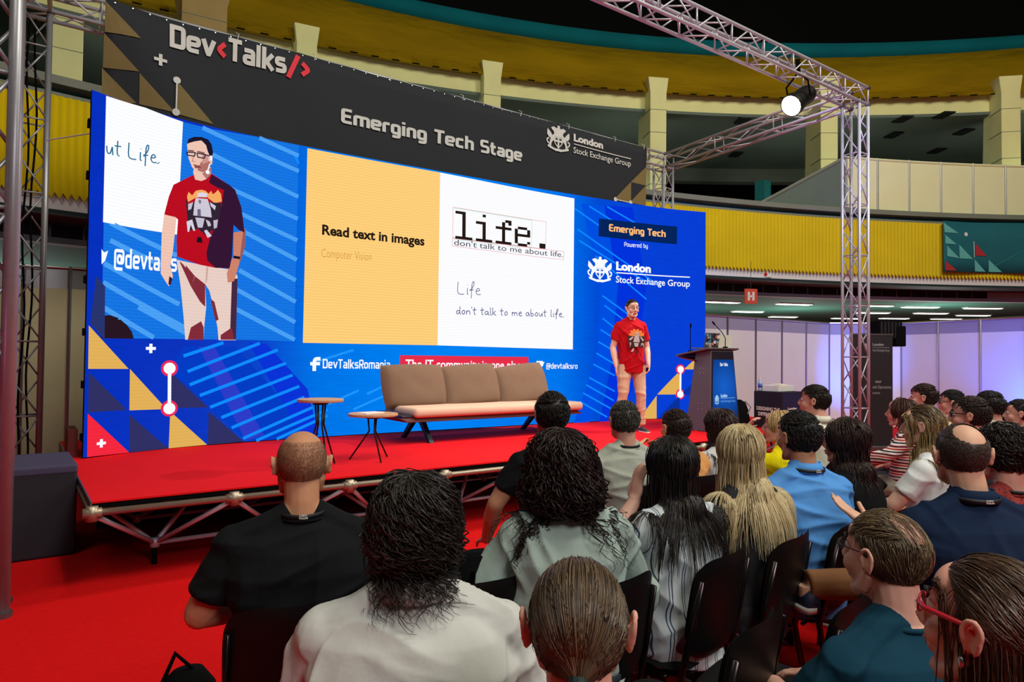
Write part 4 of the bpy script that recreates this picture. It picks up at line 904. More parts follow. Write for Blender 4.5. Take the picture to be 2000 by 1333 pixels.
t = thing('carton', 'white carton lying on the black display stand', 'box', (BX+.06, BYY+.1, 1.135), .05)
MB().box((0, 0, 0), (.42, .26, .085)).build('body', m_white, t, bevel=.004); MB().prism([(.1, .02, .086), (.3, .03, .086), (.28, .14, .10), (.1, .16, .095)], (0, 0, .01)).build('leaflet', mat('cream_paper', (226, 214, 196), .8), t)
t = thing('water_bottle', 'small clear water bottle with a blue label on the display stand', 'bottle', (BX+.055, BYY+.40, 1.135))
MB().loft([((0,0,0), .026, .026), ((0,0,.01), .031, .031), ((0,0,.13), .031, .031), ((0,0,.165), .014, .014), ((0,0,.18), .013, .013)]).build('body', mat('clear_plastic', (176, 196, 214), .12, spec=.7), t, smooth=True)
MB().loft([((0,0,.05), .032, .032), ((0,0,.11), .032, .032)]).build('label_band', mat('blue_label', (60, 104, 190), .5), t, smooth=True); MB().tube([(0,0,.18), (0,0,.2)], .015, 10).build('cap', m_white, t)
t = thing('bag', 'black slumped bag between the lectern and the display stand', 'bag', (8.62, 6.2, .6), .2)
b = MB(); b.loft([((0,0,0), .2, .16, 3), ((0,0,.1), .22, .17, 3), ((.02,0,.26), .17, .14, 3), ((.06,0,.36), .09, .1, 3), ((.07,0,.4), .03, .04)]); b.build('body', m_black, t, smooth=True); MB().tube([(.0,-.17,.2), (.05,-.2,.3), (.08,-.1,.38)], .008, 6).build('strap', m_alud, t)

# ================================================================= people
def fuse(mb, name, ms, parent, voxel=.007, sm=4, wr=0., seed=0, wscale=9.):
    """one continuous skin over the collected shapes"""
    tmp = mb.build('tmp', ms); r = tmp.modifiers.new('r', 'REMESH'); r.mode = 'VOXEL'; r.voxel_size = voxel
    s = tmp.modifiers.new('s', 'SMOOTH'); s.factor = .5; s.iterations = sm
    dg = bpy.context.evaluated_depsgraph_get(); dg.update()
    me = bpy.data.meshes.new_from_object(tmp.evaluated_get(dg)); bpy.data.objects.remove(tmp)
    n = len(me.vertices)
    if wr and n:
        co = np.empty(n*3); me.vertices.foreach_get('co', co); co = co.reshape(-1, 3)
        no = np.empty(n*3); me.vertices.foreach_get('normal', no); no = no.reshape(-1, 3)
        r_ = np.random.default_rng(seed); d = np.zeros(n); warp = np.sin(co @ r_.normal(size=(3, 3))*5)*.35
        for k in range(8):
            f = r_.normal(size=3)*np.array([.8, .8, 1.2]); f *= wscale*(.8+.25*k)/np.linalg.norm(f)
            w = np.sin(co @ f+warp @ r_.normal(size=3)*2.0+r_.uniform(0, 6)); loc = np.clip(np.sin(co @ (r_.normal(size=3)*6)+r_.uniform(0, 6)), 0, 1)
            d += np.maximum(0, 1-1.6*np.abs(w))**1.5*loc
        co += no*((d-d.mean())*wr*2.)[:, None]; me.vertices.foreach_set('co', co.ravel())
    me.polygons.foreach_set('use_smooth', [True]*len(me.polygons)); me.name = name
    me.materials.clear(); me.materials.append(ms)
    o = bpy.data.objects.new(name, me); C.objects.link(o); o.parent = parent; return o

# --- hair: strands grown from the scalp, falling round the head and shoulders
HC, HR_ = np.array([0, -.012, .025]), np.array([.080, .100, .094])
def scalp_mask(p, kind):
    x, y, z = p[:, 0], p[:, 1], p[:, 2]
    m = np.where(y > .045, z > .078-(.0 if kind != 'high' else -.01), np.where(y > .004, z > .022+(y-.004)*1.35, np.where(y > -.012, z > -.028, z > -.052+.3*np.minimum(0, y+.05))))
    if kind == 'crown':    # bald from brow to crown, hair round the sides and back
        m &= ~((z > .070) & (y > -.075) & (np.abs(x) < .058)) & ~((y > .02) & (z > .055))
    if kind == 'patch': m &= ~((x-.008)**2+(y+.068)**2+(z-.098)**2 < .056**2)      # a bare round crown
    if kind == 'stubble': m &= (z < .085)
    return m
def scalp_points(n, kind, r):
    out = np.zeros((0, 3))
    while len(out) < n:
        v = r.normal(size=(n*3, 3)); v /= np.linalg.norm(v, axis=1)[:, None]; p = HC+v*HR_
        out = np.vstack([out, p[scalp_mask(p, kind)]])
    return out[:n]
def nrm(a): return a/np.maximum(np.linalg.norm(a, axis=1), 1e-9)[:, None]
def hair(parent, M, col, style, n=1500, length=.05, rad=.002, seg=8, colliders=(), kind='full', seed=1, curl=0., freq=30., hs=1., col2=None, name='hair', lift=(1.02, 1.08), tie=(0, -.13, .0), rough=.42, parting=0., spread=.0, shell=True, endz=None, grav=.65):
    r = np.random.default_rng(seed); M = np.array(M); R = M[:3, :3]; T = M[:3, 3]; Ri = np.linalg.inv(R)
    p0 = scalp_points(n, kind, r); nl = nrm((p0-HC)/HR_**2); q = p0.copy()
    L = length*r.uniform(.75, 1.12, n)
    if endz is not None: L = np.maximum(.05, (p0[:, 2]-endz)*1.12+.05*np.clip(p0[:, 2]/.1, 0, 1))*r.uniform(.78, 1.08, n)
    x, y, z = p0.T; sgn = np.where(x+r.normal(size=n)*.012 > parting, 1., -1.)
    if style == 'short': tgt = np.c_[sgn*.3*(z < .08), np.where(z > .07, .55, -.5), np.where(z > .07, .0, -.8)]; stiff = .12
    elif style == 'quiff': tgt = np.c_[x*3, np.where(z > .06, .6, -.4), np.where(z > .07, .3, -.8)]; stiff = .2
    elif style == 'back': tgt = np.c_[x*2, -1+0*y, -.35+0*z]; stiff = .12
    elif style == 'tie': tgt = nrm(np.array(tie)-p0); stiff = .02
    elif style == 'mess': tgt = r.normal(size=(n, 3))*.75+np.c_[x*4, -.3+0*y, -.55+0*z]; stiff = .15
    else: tgt = np.c_[np.where(y > -.03, sgn*1.1, x*6)*(z > -.01), -.25-1.2*(y > .02)*(z > .04)-.2*(y < 0), -.75+0*z]; stiff = .06
    lay = r.uniform(lift[0], lift[1], n)
    if style == 'curly': lay = 1+(lay-1)*np.clip((.135-z)/.13, .35, 1)
    W0 = p0 @ R.T+T; d = nl*stiff+nrm(tgt-nl*np.sum(tgt*nl, axis=1)[:, None])*(1-stiff); d = nrm(d) @ R.T
    g = np.array([0, 0, -1.]); P = [W0]; P_ = W0.copy(); st = (L/seg)[:, None]
    long_ = style in ('long', 'curly', 'tie')
    for i in range(seg):
        if style == 'tie':
            ql = (P_-T) @ Ri.T; to = np.array(tie)-ql; dist = np.linalg.norm(to, axis=1)[:, None]
            d = nrm(np.where(dist > .012, nrm(to) @ R.T, d*.2+g)); step = np.minimum(st, dist*.8+.001)
        else:
            if style in ('long', 'curly'): d = nrm(d*(.72 if i < seg*.25 else .35)+g*(grav*.43 if i < seg*.25 else grav)+r.normal(size=(n, 3))*.05+spread*np.c_[np.sign(x), 0*x, 0*x] @ R.T*(i/seg))
            elif style == 'mess': d = nrm(d+r.normal(size=(n, 3))*.35+g*.12)
            else: d = nrm(d+g*.06+r.normal(size=(n, 3))*.06)
            step = st
        Q = P_+d*step
        ql = (Q-T) @ Ri.T; e = (ql-HC)/(HR_*lay[:, None]); k = np.linalg.norm(e, axis=1); ins = k < 1
        tgt_k = 1+(lay-1)*min(1, (i+1)/max(2, seg*.3))                # hair lies on the head, layer over layer
        hug = (ql[:, 2] > (.0 if style == 'long' else -.2)) & (style not in ('tie', 'curly'))
        fix = (k < tgt_k) | (hug & (k > tgt_k))
        ql[fix] = HC+(e[fix]/k[fix][:, None])*(HR_*tgt_k[fix][:, None]); Q = ql @ R.T+T
        if long_:
            fl = (Q-T) @ Ri.T; face = (fl[:, 1] > .045) & (np.abs(fl[:, 0]) < .062) & (fl[:, 2] < .07) & (i > 1)
            fl[face, 0] = np.sign(x[face]+1e-6)*.066; Q[face] = fl[face] @ R.T+T
        for c, rr in colliders:
            e = (Q-np.array(c))/(np.array(rr)*(1+(np.minimum(lay, 1.14)[:, None]-1)*.6)); k = np.linalg.norm(e, axis=1); ins = k < 1
            Q[ins] = np.array(c)+e[ins]/k[ins][:, None]*np.array(rr)*(1+(np.minimum(lay, 1.14)[ins][:, None]-1)*.6)
        d = nrm(Q-P_); P.append(Q); P_ = Q
    A = np.stack(P, 1)                                  # strands x points x 3
    k = seg+1; s = np.linspace(0, 1, k)
    if curl:
        ph = r.uniform(0, 6.28, n)[:, None]; fr_ = freq*r.uniform(.8, 1.25, n)[:, None]*length
        amp = (curl*r.uniform(.6, 1.3, n)[:, None])*np.minimum(1, s*3)[None]
        A = A+np.stack([np.cos(ph+fr_*s)*amp, np.sin(ph+fr_*s)*amp, np.sin(ph*2+fr_*s*.7)*amp*.5], -1)
    tg = np.gradient(A, axis=1); tg /= np.maximum(np.linalg.norm(tg, axis=2), 1e-9)[..., None]
    a1 = np.cross(tg, np.array([.31, .52, .8])); a1 /= np.maximum(np.linalg.norm(a1, axis=2), 1e-9)[..., None]; a2 = np.cross(tg, a1)
    rw = rad*(np.minimum(1, .75+s)*(1-.75*np.maximum(0, s-.6)/.4))[None, :, None]*r.uniform(.7, 1.3, n)[:, None, None]
    V = np.stack([A+rw*(math.cos(t)*a1+math.sin(t)*a2) for t in (0, 2.094, 4.189)], 2)
    idx = np.arange(n*k*3).reshape(n, k, 3)
    F = np.concatenate([np.stack([idx[:, :-1, j], idx[:, :-1, (j+1) % 3], idx[:, 1:, (j+1) % 3], idx[:, 1:, j]], -1).reshape(-1, 4) for j in range(3)])
    V = V.reshape(-1, 3); tint = np.repeat(r.uniform(0, 1, n), k*3)
    nsv = 0
    if shell:
        u, w = 96, 60; th = np.linspace(0, 2*PI, u, endpoint=False); la = np.linspace(-PI/2, PI/2, w)
        G_ = np.stack([np.outer(np.cos(la), np.cos(th)), np.outer(np.cos(la), np.sin(th)), np.outer(np.sin(la), np.ones(u))], -1).reshape(-1, 3)
        sp = HC+G_*HR_*1.012; fi = np.array([[i*u+j, i*u+(j+1) % u, (i+1)*u+(j+1) % u, (i+1)*u+j] for i in range(w-1) for j in range(u)])
        keep = scalp_mask(sp[fi].mean(1), kind); fi = fi[keep]
        F = np.vstack([F, fi+len(V)]); V = np.vstack([V, sp @ R.T+T]); tint = np.r_[tint, np.full(len(sp), .1)]
    me = bpy.data.meshes.new(name); me.vertices.add(len(V)); me.vertices.foreach_set('co', V.ravel())
    me.loops.add(F.size); me.loops.foreach_set('vertex_index', F.ravel().astype(np.int32)); me.polygons.add(len(F)); me.polygons.foreach_set('loop_start', np.arange(0, F.size, 4, dtype=np.int32))
    me.update(calc_edges=True); me.polygons.foreach_set('use_smooth', [True]*len(F))
    at = me.attributes.new('strand_tone', 'FLOAT', 'POINT'); at.data.foreach_set('value', tint)
    c2 = col2 or tuple(min(255, int(v*1.55+10)) for v in col)
    me.materials.append(mat('hair_%s_%s' % ('_'.join(map(str, col)), '_'.join(map(str, c2))), col, rough, spec=.45, attr='strand_tone', col2=c2))
    o = bpy.data.objects.new(name, me); C.objects.link(o); o.parent = parent; return o

def T3(M, p): return tuple(M @ Vector(p))
def head_shapes(mb, M, hs=1., nose=1., jaw=1., ear=1., neck=None, ears=True):
    S = lambda p: M @ Vector(p)
    E = lambda c, r, n=18, m=12: mb.ell(S(c), r, n, m, M.to_3x3())
    E((0, -.012, .025), (.0775, .0975, .0915), 24, 16); E((0, .022, -.028), (.064, .066, .078), 20, 14)
    E((0, .068, .030), (.054, .020, .013)); E((0, .050, .055), (.060, .036, .040))
    for s in (-1, 1):
        E((s*.040, .058, -.026), (.027, .026, .028)); mb.tube([S((s*.062, -.002, -.035)), S((s*.056*jaw, .022, -.078)), S((s*.020, .062, -.102))], [.017, .017, .016], 8)
        E((s*.0105, .094, -.030), (.009, .011, .008), 10, 8)
    mb.tube([S((0, .082, .022)), S((0, .097, .0)), S((0, .109*nose, -.026))], [.0095, .011, .0135], 10); E((0, .101*nose, -.029), (.0125, .0125, .010), 12, 8)
    E((0, .074, -.058), (.031, .020, .024)); E((0, .066, -.099), (.027, .022, .017)); E((0, .085, -.053), (.020, .010, .006), 12, 8); E((0, .083, -.067), (.018, .010, .007), 12, 8)
    mb.tube([S((0, -.02, -.06)), S((0, .035, -.088))], .040, 12)
    if ears:
        for s in (-1, 1):
            pts = []
            for k in range(11):
                a = math.radians(-70+k*29); ex = .004+.011*ear*max(0, math.sin(a*.5+.9)); pts.append(S((s*(.076+ex+.004), -.010-.016*math.cos(a)*-1*(.75 if math.sin(a) < 0 else 1)*-1, .002+.030*math.sin(a)*ear)))
            mb.tube(pts, .0058, 8)
            mb.ell(S((s*.081, -.012, .000)), (.0055, .014, .026), 10, 8, M.to_3x3() @ Matrix.Rotation(s*.30, 3, 'Z')); mb.ell(S((s*.081, .0, -.024)), (.006, .008, .009), 8, 6, M.to_3x3())
def face_parts(t, M, eye=(50, 34, 26), brow=(40, 28, 22), lips=(176, 100, 92)):
    S = lambda p: M @ Vector(p)
    for s in (-1, 1):
        o = MB().ell(S((s*.031, .0755, .016)), (.0125, .0125, .0125), 14, 10).build('eye', mat('eye_white', (225, 218, 212), .25), t, smooth=True)
        MB().ell(S((s*.031, .0865, .016)), (.0058, .0025, .0058), 10, 6, M.to_3x3()).build('iris', mat('iris_%d' % eye[0], eye, .2), o, smooth=True)
        MB().tube([S((s*.014, .0905, .036)), S((s*.030, .0915, .041)), S((s*.048, .078, .036))], [.0035, .0045, .002], 6).build('eyebrow', mat('brow_%d_%d' % brow[:2], brow, .7), t, smooth=True)
    b = MB(); b.tube([S((-.024, .082, -.060)), S((-.008, .0965, -.056)), S((.008, .0965, -.056)), S((.024, .082, -.060))], [.002, .0045, .0045, .002], 8); b.tube([S((-.022, .082, -.062)), S((0, .0945, -.068)), S((.022, .082, -.062))], [.002, .0055, .002], 8)
    b.build('lips', mat('lips_%d' % lips[0], lips, .45), t, smooth=True)
m_lens = mat('lens_glass', (150, 156, 166), .05, spec=.8); m_lens.node_tree.nodes['Principled BSDF'].inputs['Alpha'].default_value = .16
def glasses(t, M, col, name='glasses', w=.0215, h=.0165, thick=.0022, temple=None):
    S = lambda p: M @ Vector(p); g = mat('frame_%d_%d_%d' % col, col, .3); b = MB()
    for s in (-1, 1):
        b.tube([S((s*.032+w*math.cos(a), .103-.010*abs(s*.032+w*math.cos(a))/.05, .014+h*math.sin(a))) for a in np.linspace(0, 2*PI, 21)], thick, 6, cap=False)
        b.tube([S((s*.054, .092, .020)), S((s*.078, .07, .021)), S((s*.0835, .0, .018)), S((s*.083, -.022, .0))], thick if temple is None else temple, 6)
    b.tube([S((-.011, .101, .018)), S((0, .105, .021)), S((.011, .101, .018))], thick, 6); o = b.build(name, g, t, smooth=True)
    for s in (-1, 1): MB().ell(S((s*.032, .1005, .014)), (w*.95, .0012, h*.95), 16, 6, M.to_3x3()).build('lens', mat('lens_glass', (130, 136, 146), .06, spec=.8), o, smooth=True)
    return o
def hand_shapes(mb, w, fwd, palm, side, curl=.6, size=1., spread=.12):
    """palm, four fingers of different lengths and a thumb from the side of the palm; fwd along the hand, palm the way the palm faces"""
    f = Vector(fwd).normalized(); pn = Vector(palm); pn = (pn-f*pn.dot(f)).normalized(); x = f.cross(pn)*side; w = Vector(w)
    rot = Matrix((x, f, pn)).transposed()
    mb.ell(w+f*.048*size, (.039*size, .052*size, .015*size), 14, 10, rot); mb.ell(w+f*.025*size+x*.022*size+pn*.006, (.017*size, .032*size, .014*size), 10, 8, rot)
    mb.tube([w-f*.02, w+f*.02], [.024*size, .027*size], 10)
    for k, (o, L, r) in enumerate(((.028, .074, .0088), (.0095, .084, .0092), (-.0095, .077, .0088), (-.027, .060, .0078))):
        p = w+f*(.088-.006*abs(k-1))*size+x*o*size; d = (f+x*(o*spread*14)).normalized(); pts = [p-d*.02]; c_ = curl*(1+.12*k)
        for j, q in enumerate((.45, .30, .25)):
            pts.append(pts[-1]+d*(L*q+(.02 if j == 0 else 0))*size); d = (d*math.cos(c_*.6)+pn*math.sin(c_*.6)).normalized()
        mb.tube(pts, [r*size, r*size, r*.92*size, r*.75*size], 8); mb.ell(pts[-1], (r*.74*size,)*3, 8, 6)
    p = w+f*.03*size+x*.033*size; d1 = (f*.62+x*.72+pn*.30).normalized(); d2 = (f*.9+x*.25+pn*.38).normalized()
    mb.tube([p-d1*.012, p+d1*.034*size, p+d1*.034*size+d2*.030*size, p+d1*.034*size+d2*.030*size+(d2+pn*.3*curl).normalized()*.02*size], [.0125*size, .0108*size, .0098*size, .0075*size], 8)

SKIN = (206, 150, 122)
def person(label, top, body, look, pitch=0., skin=SKIN, w=.20, bulk=1., lean=.03, shirt=None, shirt_m=None, sleeve='short', trousers=(28, 30, 42), shoes=(30, 30, 34), arms=None, hands=None, collar=None,
           lanyard=None, hairs=(), face=False, brow=(40, 28, 22), specs=None, voxel=.008, stand=False, wr=.004, hs=1., ear=1., legs=None, roll=0., nose=1., jaw=1., ears=True, slump=0., seat=.45, curls=None, floor=0., shirt_name='shirt', hem=None, neckl=0.):
    """body, head: azimuth in degrees the trunk and the face turn to (90 = towards the stage)"""
    hx, hy, hz = top; hz -= floor; yb = math.radians(body-90); yh = math.radians(look-body)
    Mh0 = Matrix.Rotation(yh, 4, 'Z') @ Matrix.Rotation(math.radians(pitch), 4, 'X') @ Matrix.Rotation(math.radians(roll), 4, 'Y') @ Matrix.Scale(hs, 4)
    tp = Mh0 @ Vector((0, -.012, .118))                       # the crown relative to the head centre
    neck = .155+neckl
    hc = Vector((0, lean+.03, hz-tp.z)); t = thing('person', label, 'person'); Mh = Matrix.Translation(hc) @ Mh0
    off = Matrix.Rotation(yb, 4, 'Z') @ Vector((hc.x+tp.x, hc.y+tp.y, 0)); t.location = (hx-off.x, hy-off.y, floor); t.rotation_euler = (0, 0, yb)
    nb = Vector((0, lean-.01, hc.z-neck)); zs = nb.z-.085            # base of the neck, shoulder height
    pz = seat+.11 if not stand else hz*.535
    sk = mat('skin_%d_%d_%d' % skin, skin, .5, var=.05, scale=30, spec=.35, bump=.08, bscale=250, bd=.001)
    SH = [Vector((s*(w-.028), lean-.015, zs)) for s in (-1, 1)]
    if arms is None: arms = [((-(w+.05), .10, pz+.14), (-.10, .34, pz+.09)), ((w+.05, .10, pz+.14), (.10, .34, pz+.09))]
    if hands is None: hands = [dict(fwd=(.35, .75, -.25), palm=(.1, -.1, -1)), dict(fwd=(-.35, .75, -.25), palm=(-.1, -.1, -1))]
    def torso(mb, g, top_=True, lowest=-.10):
        H = nb.z-pz; c = lambda f, dy=0: (0, (lean-.02)*f+dy-slump*math.sin(PI*f), pz+H*f); k = bulk
        mb.loft([(c(lowest/H if lowest < 0 else lowest), .150*k+g, .115*k+g, 2.3), (c(0), .172*k+g, .130*k+g, 2.3), (c(.22, .004), .160*k+g, .120*k+g, 2.3), (c(.48), .168*k+g, .118*k+g, 2.4), (c(.70), .178*k*w/.2+g, .116*k+g, 2.5), (c(.84), (w-.032)+g, .096*k+g, 2.5), (c(.93), (w-.075)+g, .074+g, 2.2), (c(1.0), .066+g*.6, .062+g*.6)])
        mb.tube([SH[0]+Vector((0,0,.006)), Vector((0, lean-.02, zs+.012)), SH[1]+Vector((0,0,.006))], [.052+g, .070+g, .052+g], 12)
        for s, q in zip((-1, 1), SH):
            mb.tube([Vector((s*.03, lean-.018, nb.z+.018)), Vector((s*(w*.52), lean-.022, zs+.048)), q+Vector((0, 0, .012))], [.036+g, .042+g, .046+g], 10)
            mb.ell(q, (.056+g, .058+g, .060+g), 14, 10)
            mb.ell(Vector((s*w*.45, lean-.075, zs-.07)), (.075+g, .045+g, .09+g), 12, 10)   # shoulder blades
    def arm(mb, i, g, upto=2.):
        a, (e, wr_) = SH[i], arms[i]; e, wr_ = Vector(e), Vector(wr_)
        f = min(1, upto); q = a.lerp(e, f)
        mb.tube([a, a.lerp(e, f*.5), q], [.052+g, .049*bulk+g+(.008 if upto < 1 else 0), .042*bulk+g+(.010 if upto < 1 else 0)], 12)
        if upto >= 1:
            mb.ell(e, (.041*bulk+g,)*3, 10, 8); f2 = min(1, upto-1); q = e.lerp(wr_, f2); mb.tube([e, e.lerp(wr_, .35*f2), q], [.041*bulk+g, .043*bulk+g, (.027+(.016 if upto < 2 else 0))*bulk+g], 12)
    def limbs(mb, g, upto=2.):
        if stand: LG = legs or [((-.09, .0, pz), (-.11, .03, pz*.52), (-.115, -.01, .09)), ((.09, .0, pz), (.11, .03, pz*.52), (.115, -.01, .09))]
        else: LG = legs or [((-.095, .0, pz-.01), (-.13, .44, seat+.06), (-.13, .46, .10)), ((.095, .0, pz-.01), (.13, .44, seat+.06), (.13, .46, .10))]
        for h_, k_, a_ in LG:
            h_, k_, a_ = Vector(h_), Vector(k_), Vector(a_)
            mb.tube([h_, h_.lerp(k_, .5), k_], [.088*bulk+g, .076*bulk+g, .058+g], 12); mb.ell(k_, (.058+g,)*3, 10, 8); mb.tube([k_, k_.lerp(a_, .35), a_], [.055+g, .054+g, .036+g*1.8], 12)
        mb.ell((0, -.01, pz-.01), (.165*bulk+g, .125*bulk+g, .105+g), 18, 12)
        return LG
    B = MB(); torso(B, 0); head_shapes(B, Mh, nose=nose, jaw=jaw, ear=ear, ears=ears)
    B.tube([nb-Vector((0,.0,.05)), nb.lerp(hc, .35)+Vector((0,-.012,0)), Mh @ Vector((0, -.022, -.03))], [.066*hs, .056*hs, .057*hs], 14)
    for i in (0, 1):
        arm(B, i, 0); h_ = hands[i]; hand_shapes(B, arms[i][1], h_['fwd'], h_['palm'], 1 if i == 0 else -1, h_.get('curl', .6), h_.get('size', 1.), h_.get('spread', .12))
    LG = limbs(B, 0)
    for h_, k_, a_ in LG: a_ = Vector(a_); B.tube([a_, a_+Vector((0, .0, -.05))], .036, 10)
    fuse(B, 'body', sk, t, voxel, 3)
    if shirt_m is None and shirt is not None: shirt_m = mat('cloth_%d_%d_%d' % shirt, shirt, .9, var=.06, scale=20, bump=.35, bscale=22, spec=.15, bd=.006)
    if shirt_m is not None:
        S_ = MB(); torso(S_, .011, lowest=-.13 if not stand else -.16); up = {'short': .66, 'cap': .40, 'half': .9, 'long': 1.97, 'rolled': 1.35}[sleeve]
        for i in (0, 1): arm(S_, i, .012, up)
        if collar: S_.tube([nb+Vector((0,-.004,-.02)), nb+Vector((0,-.004,.03)), nb+Vector((0,-.006,.045))], [.072, .068, .066], 16)
        fuse(S_, shirt_name, shirt_m, t, voxel, 5, wr, seed=len(label)+int(hx*100))
        if collar:
            b = MB(); ring = [(math.cos(a), math.sin(a)) for a in np.linspace(-PI*1.38, PI*.38, 26)]; 
            v = []
            for cx, sx in ring:
                dz = -.018*max(0, sx); v += [(cx*.068, nb.y-.006+sx*.068, nb.z+.050+dz), (cx*.084, nb.y-.006+sx*.084, nb.z+.006+dz*2.2)]
            b.add(v, [(2*i, 2*i+2, 2*i+3, 2*i+1) for i in range(25)]); b.build('collar', shirt_m, t, smooth=True, solid=.006)
        else:
            b = MB(); b.tube([(math.cos(a)*.071, nb.y-.006+math.sin(a)*.071, nb.z+.004-.022*max(0, math.sin(a))) for a in np.linspace(0, 2*PI, 25)], .0075, 8, cap=False); b.build('neckband', shirt_m, t, smooth=True)
    P_ = MB(); limbs(P_, .014); fuse(P_, 'trousers', mat('trouser_%d_%d_%d' % trousers, trousers, .85, var=.1, scale=15, bump=.3, bscale=25, bd=.006), t, max(voxel, .009), 5, .003, seed=len(label))
    for h_, k_, a_ in LG:
        a_ = Vector(a_); k_ = Vector(k_); dx = Vector((a_.x*.25, 1, 0)).normalized(); z0 = a_.z-.10; rt = Matrix.Rotation(-math.atan2(dx.x, dx.y), 3, 'Z'); b = MB(); Q = lambda x, y, z: a_+rt @ Vector((x, y, 0))+Vector((0, 0, z-.10))
        rows = [(-.055, .030, .075), (-.03, .037, .09), (.03, .040, .085), (.09, .044, .062), (.15, .046, .05), (.19, .038, .045), (.215, .018, .034)]
        v = []
        for y, hw, hh in rows:
            for a in range(10):
                an = 2*PI*a/10; v.append(Q(hw*math.cos(an), y, .018+max(-.018, (hh-.018)*math.sin(an) if math.sin(an) > 0 else .018*math.sin(an)*1.4)))
        b.add(v, [(i*10+j, i*10+(j+1)%10, i*10+10+(j+1)%10, i*10+10+j) for i in range(6) for j in range(10)]+[tuple(range(9,-1,-1)), tuple(range(60,70))])
        o = b.build('shoe', mat('shoe_%d_%d_%d' % shoes, shoes, .6), t, smooth=True)
        b = MB(); b.loft([(Q(0, .08, 0), .046, .145, 2.6), (Q(0, .08, .022), .047, .146, 2.6)]); 
        if abs(dx.x) < .3: b.build('sole', mat('sole_rubber', (205, 200, 196), .7), o, smooth=True)
    if lanyard:
        lr = .085 if collar else .0745; col, printed = lanyard; b = MB(); pts = []
        for a in np.linspace(0, 2*PI, 41):
            s_ = math.sin(a); f = max(0, s_); pts.append((math.cos(a)*(lr-.02*f), nb.y-.008+s_*(lr if s_ < 0 else .10), nb.z+.022-.006*abs(s_)-.20*f**1.5))
        b.tube(pts, [(.0022, .0085)]*41, 6, cap=False); o = b.build('lanyard', mat('lanyard_%d' % col[2], col, .6), t, smooth=True)
        if printed:
            b = MB(); mpv = lambda u, v: (math.sin(u/.08)*(lr+.004), nb.y-.008-math.cos(u/.08)*(lr+.004), nb.z+.018+v)
            flat_text(b, 'DEV', mpv, (-.012, .001), (.012, .001), .006, font=1, bold=.05); flat_text(b, 'TALKS', mpv, (-.014, -.007), (.014, -.007), .006, font=1, bold=.05); b.build('lettering', mat('white_print', (225, 222, 220), .7), o)
    col_ = [((0, lean-.03, zs-.13), (w+.012, .128*bulk+.016, .22)), ((0, lean-.02, zs-.30), (.182*bulk+.02, .132*bulk+.022, .34)), (tuple(nb+Vector((0,-.01,0))), (.092, .094, .07)), ((0, lean-.02, zs+.02), (w-.03, .085, .075)), (tuple(SH[0]), (.076, .078, .076)), (tuple(SH[1]), (.076, .078, .076))]
    for k in hairs: hair(t, Mh, colliders=col_, hs=hs, **k)
    if face: face_parts(t, Mh, brow=brow)
    if specs: glasses(t, Mh, **specs)
    return t, Mh, nb, SH, pz
# --- stacking chair: black shell seat and back on a dark tube frame
m_shell = mat('black_shell', (9, 9, 11), .45, var=.1, spec=.3); m_seatf = mat('black_seat_fabric', (15, 15, 18), .8, var=.2, scale=60, spec=.25, bump=.2, bscale=300, bd=.001); m_frame = mat('dark_chrome', (64, 56, 58), .22, .9)
def shell_panel(w, h, thick, curve, rnd, n=18):
    mb = MB(); vs = []; k = n+1
    for sd in (0, 1):
        for i in range(k):
            for j in range(k):
                a, b = i/n*2-1, j/n*2-1
                e = 5.; q = (abs(a)**e+abs(b)**e)**(1/e); m_ = max(abs(a), abs(b)); f = m_/q if q > 1e-6 else 1
                x, z = a*f*w/2, b*f*h/2
                edge = 1-max(abs(a), abs(b))**8
                vs.append((x, curve*(1-(2*x/w)**2)*-1+(thick/2*edge if sd else -thick/2*edge), z))
    for i in range(n):
        for j in range(n):
            q = (i*k+j, (i+1)*k+j, (i+1)*k+j+1, i*k+j+1); mb.f.append(q[::-1]); mb.f.append(tuple(v+k*k for v in q))
    mb.v = vs; mb.mi = [0]*len(mb.f); return mb
def make_chair():
    t = thing('stacking_chair', 'x', 'chair')
    o = shell_panel(.47, .36, .022, .045, 0).build('backrest', m_shell, t, smooth=True); o.location = (0, -.225, .655); o.rotation_euler = (.16, 0, 0)
    f = shell_panel(.43, .31, .030, .045, 0).build('back_pad', m_seatf, o, smooth=True); f.location = (0, .018, 0)
    s = shell_panel(.46, .43, .05, .012, 0).build('seat', m_seatf, t, smooth=True); s.location = (0, .01, .44); s.rotation_euler = (-PI/2+.04, 0, 0)
    s = shell_panel(.455, .425, .02, .012, 0).build('seat_shell', m_shell, t, smooth=True); s.location = (0, .01, .418); s.rotation_euler = (-PI/2+.04, 0, 0)
    for sx in (-1, 1):
        x = sx*.235
        MB().tube([(x*1.06, .23, 0), (x, .19, .40), (x*.98, .16, .425), (x*.98, .0, .43)], [(.008, .014)]*4, 8).build('leg', m_frame, t, smooth=True)
        MB().tube([(x*1.06, -.27, 0), (x, -.19, .42), (x*.98, -.22, .55), (x*.93, -.262, .76)], [(.008, .014)]*4, 8).build('leg', m_frame, t, smooth=True)
    for y in (.10, -.12): MB().tube([(-.235, y, .405), (.235, y, .405)], .009, 8).build('stretcher', m_frame, t, smooth=True)
    for sx in (-1, 1): MB().tube([(sx*.237, .05, .40), (sx*.255, .05, .385), (sx*.27, .05, .40), (sx*.27, -.02, .405)], .005, 6).build('link_hook', m_alu, t, smooth=True)
    return t
chair0 = make_chair(); used = []
def chair(x, y, az, label, group=None):
    c = chair0 if not used else copy_tree(chair0); used.append(1)
    c.location = (x, y, 0); c.rotation_euler = (0, 0, math.radians(az-90)); c['label'] = label; c.scale = (.94, 1, 1.06); c['group'] = group or 'black stacking chairs of the audience'
    return c
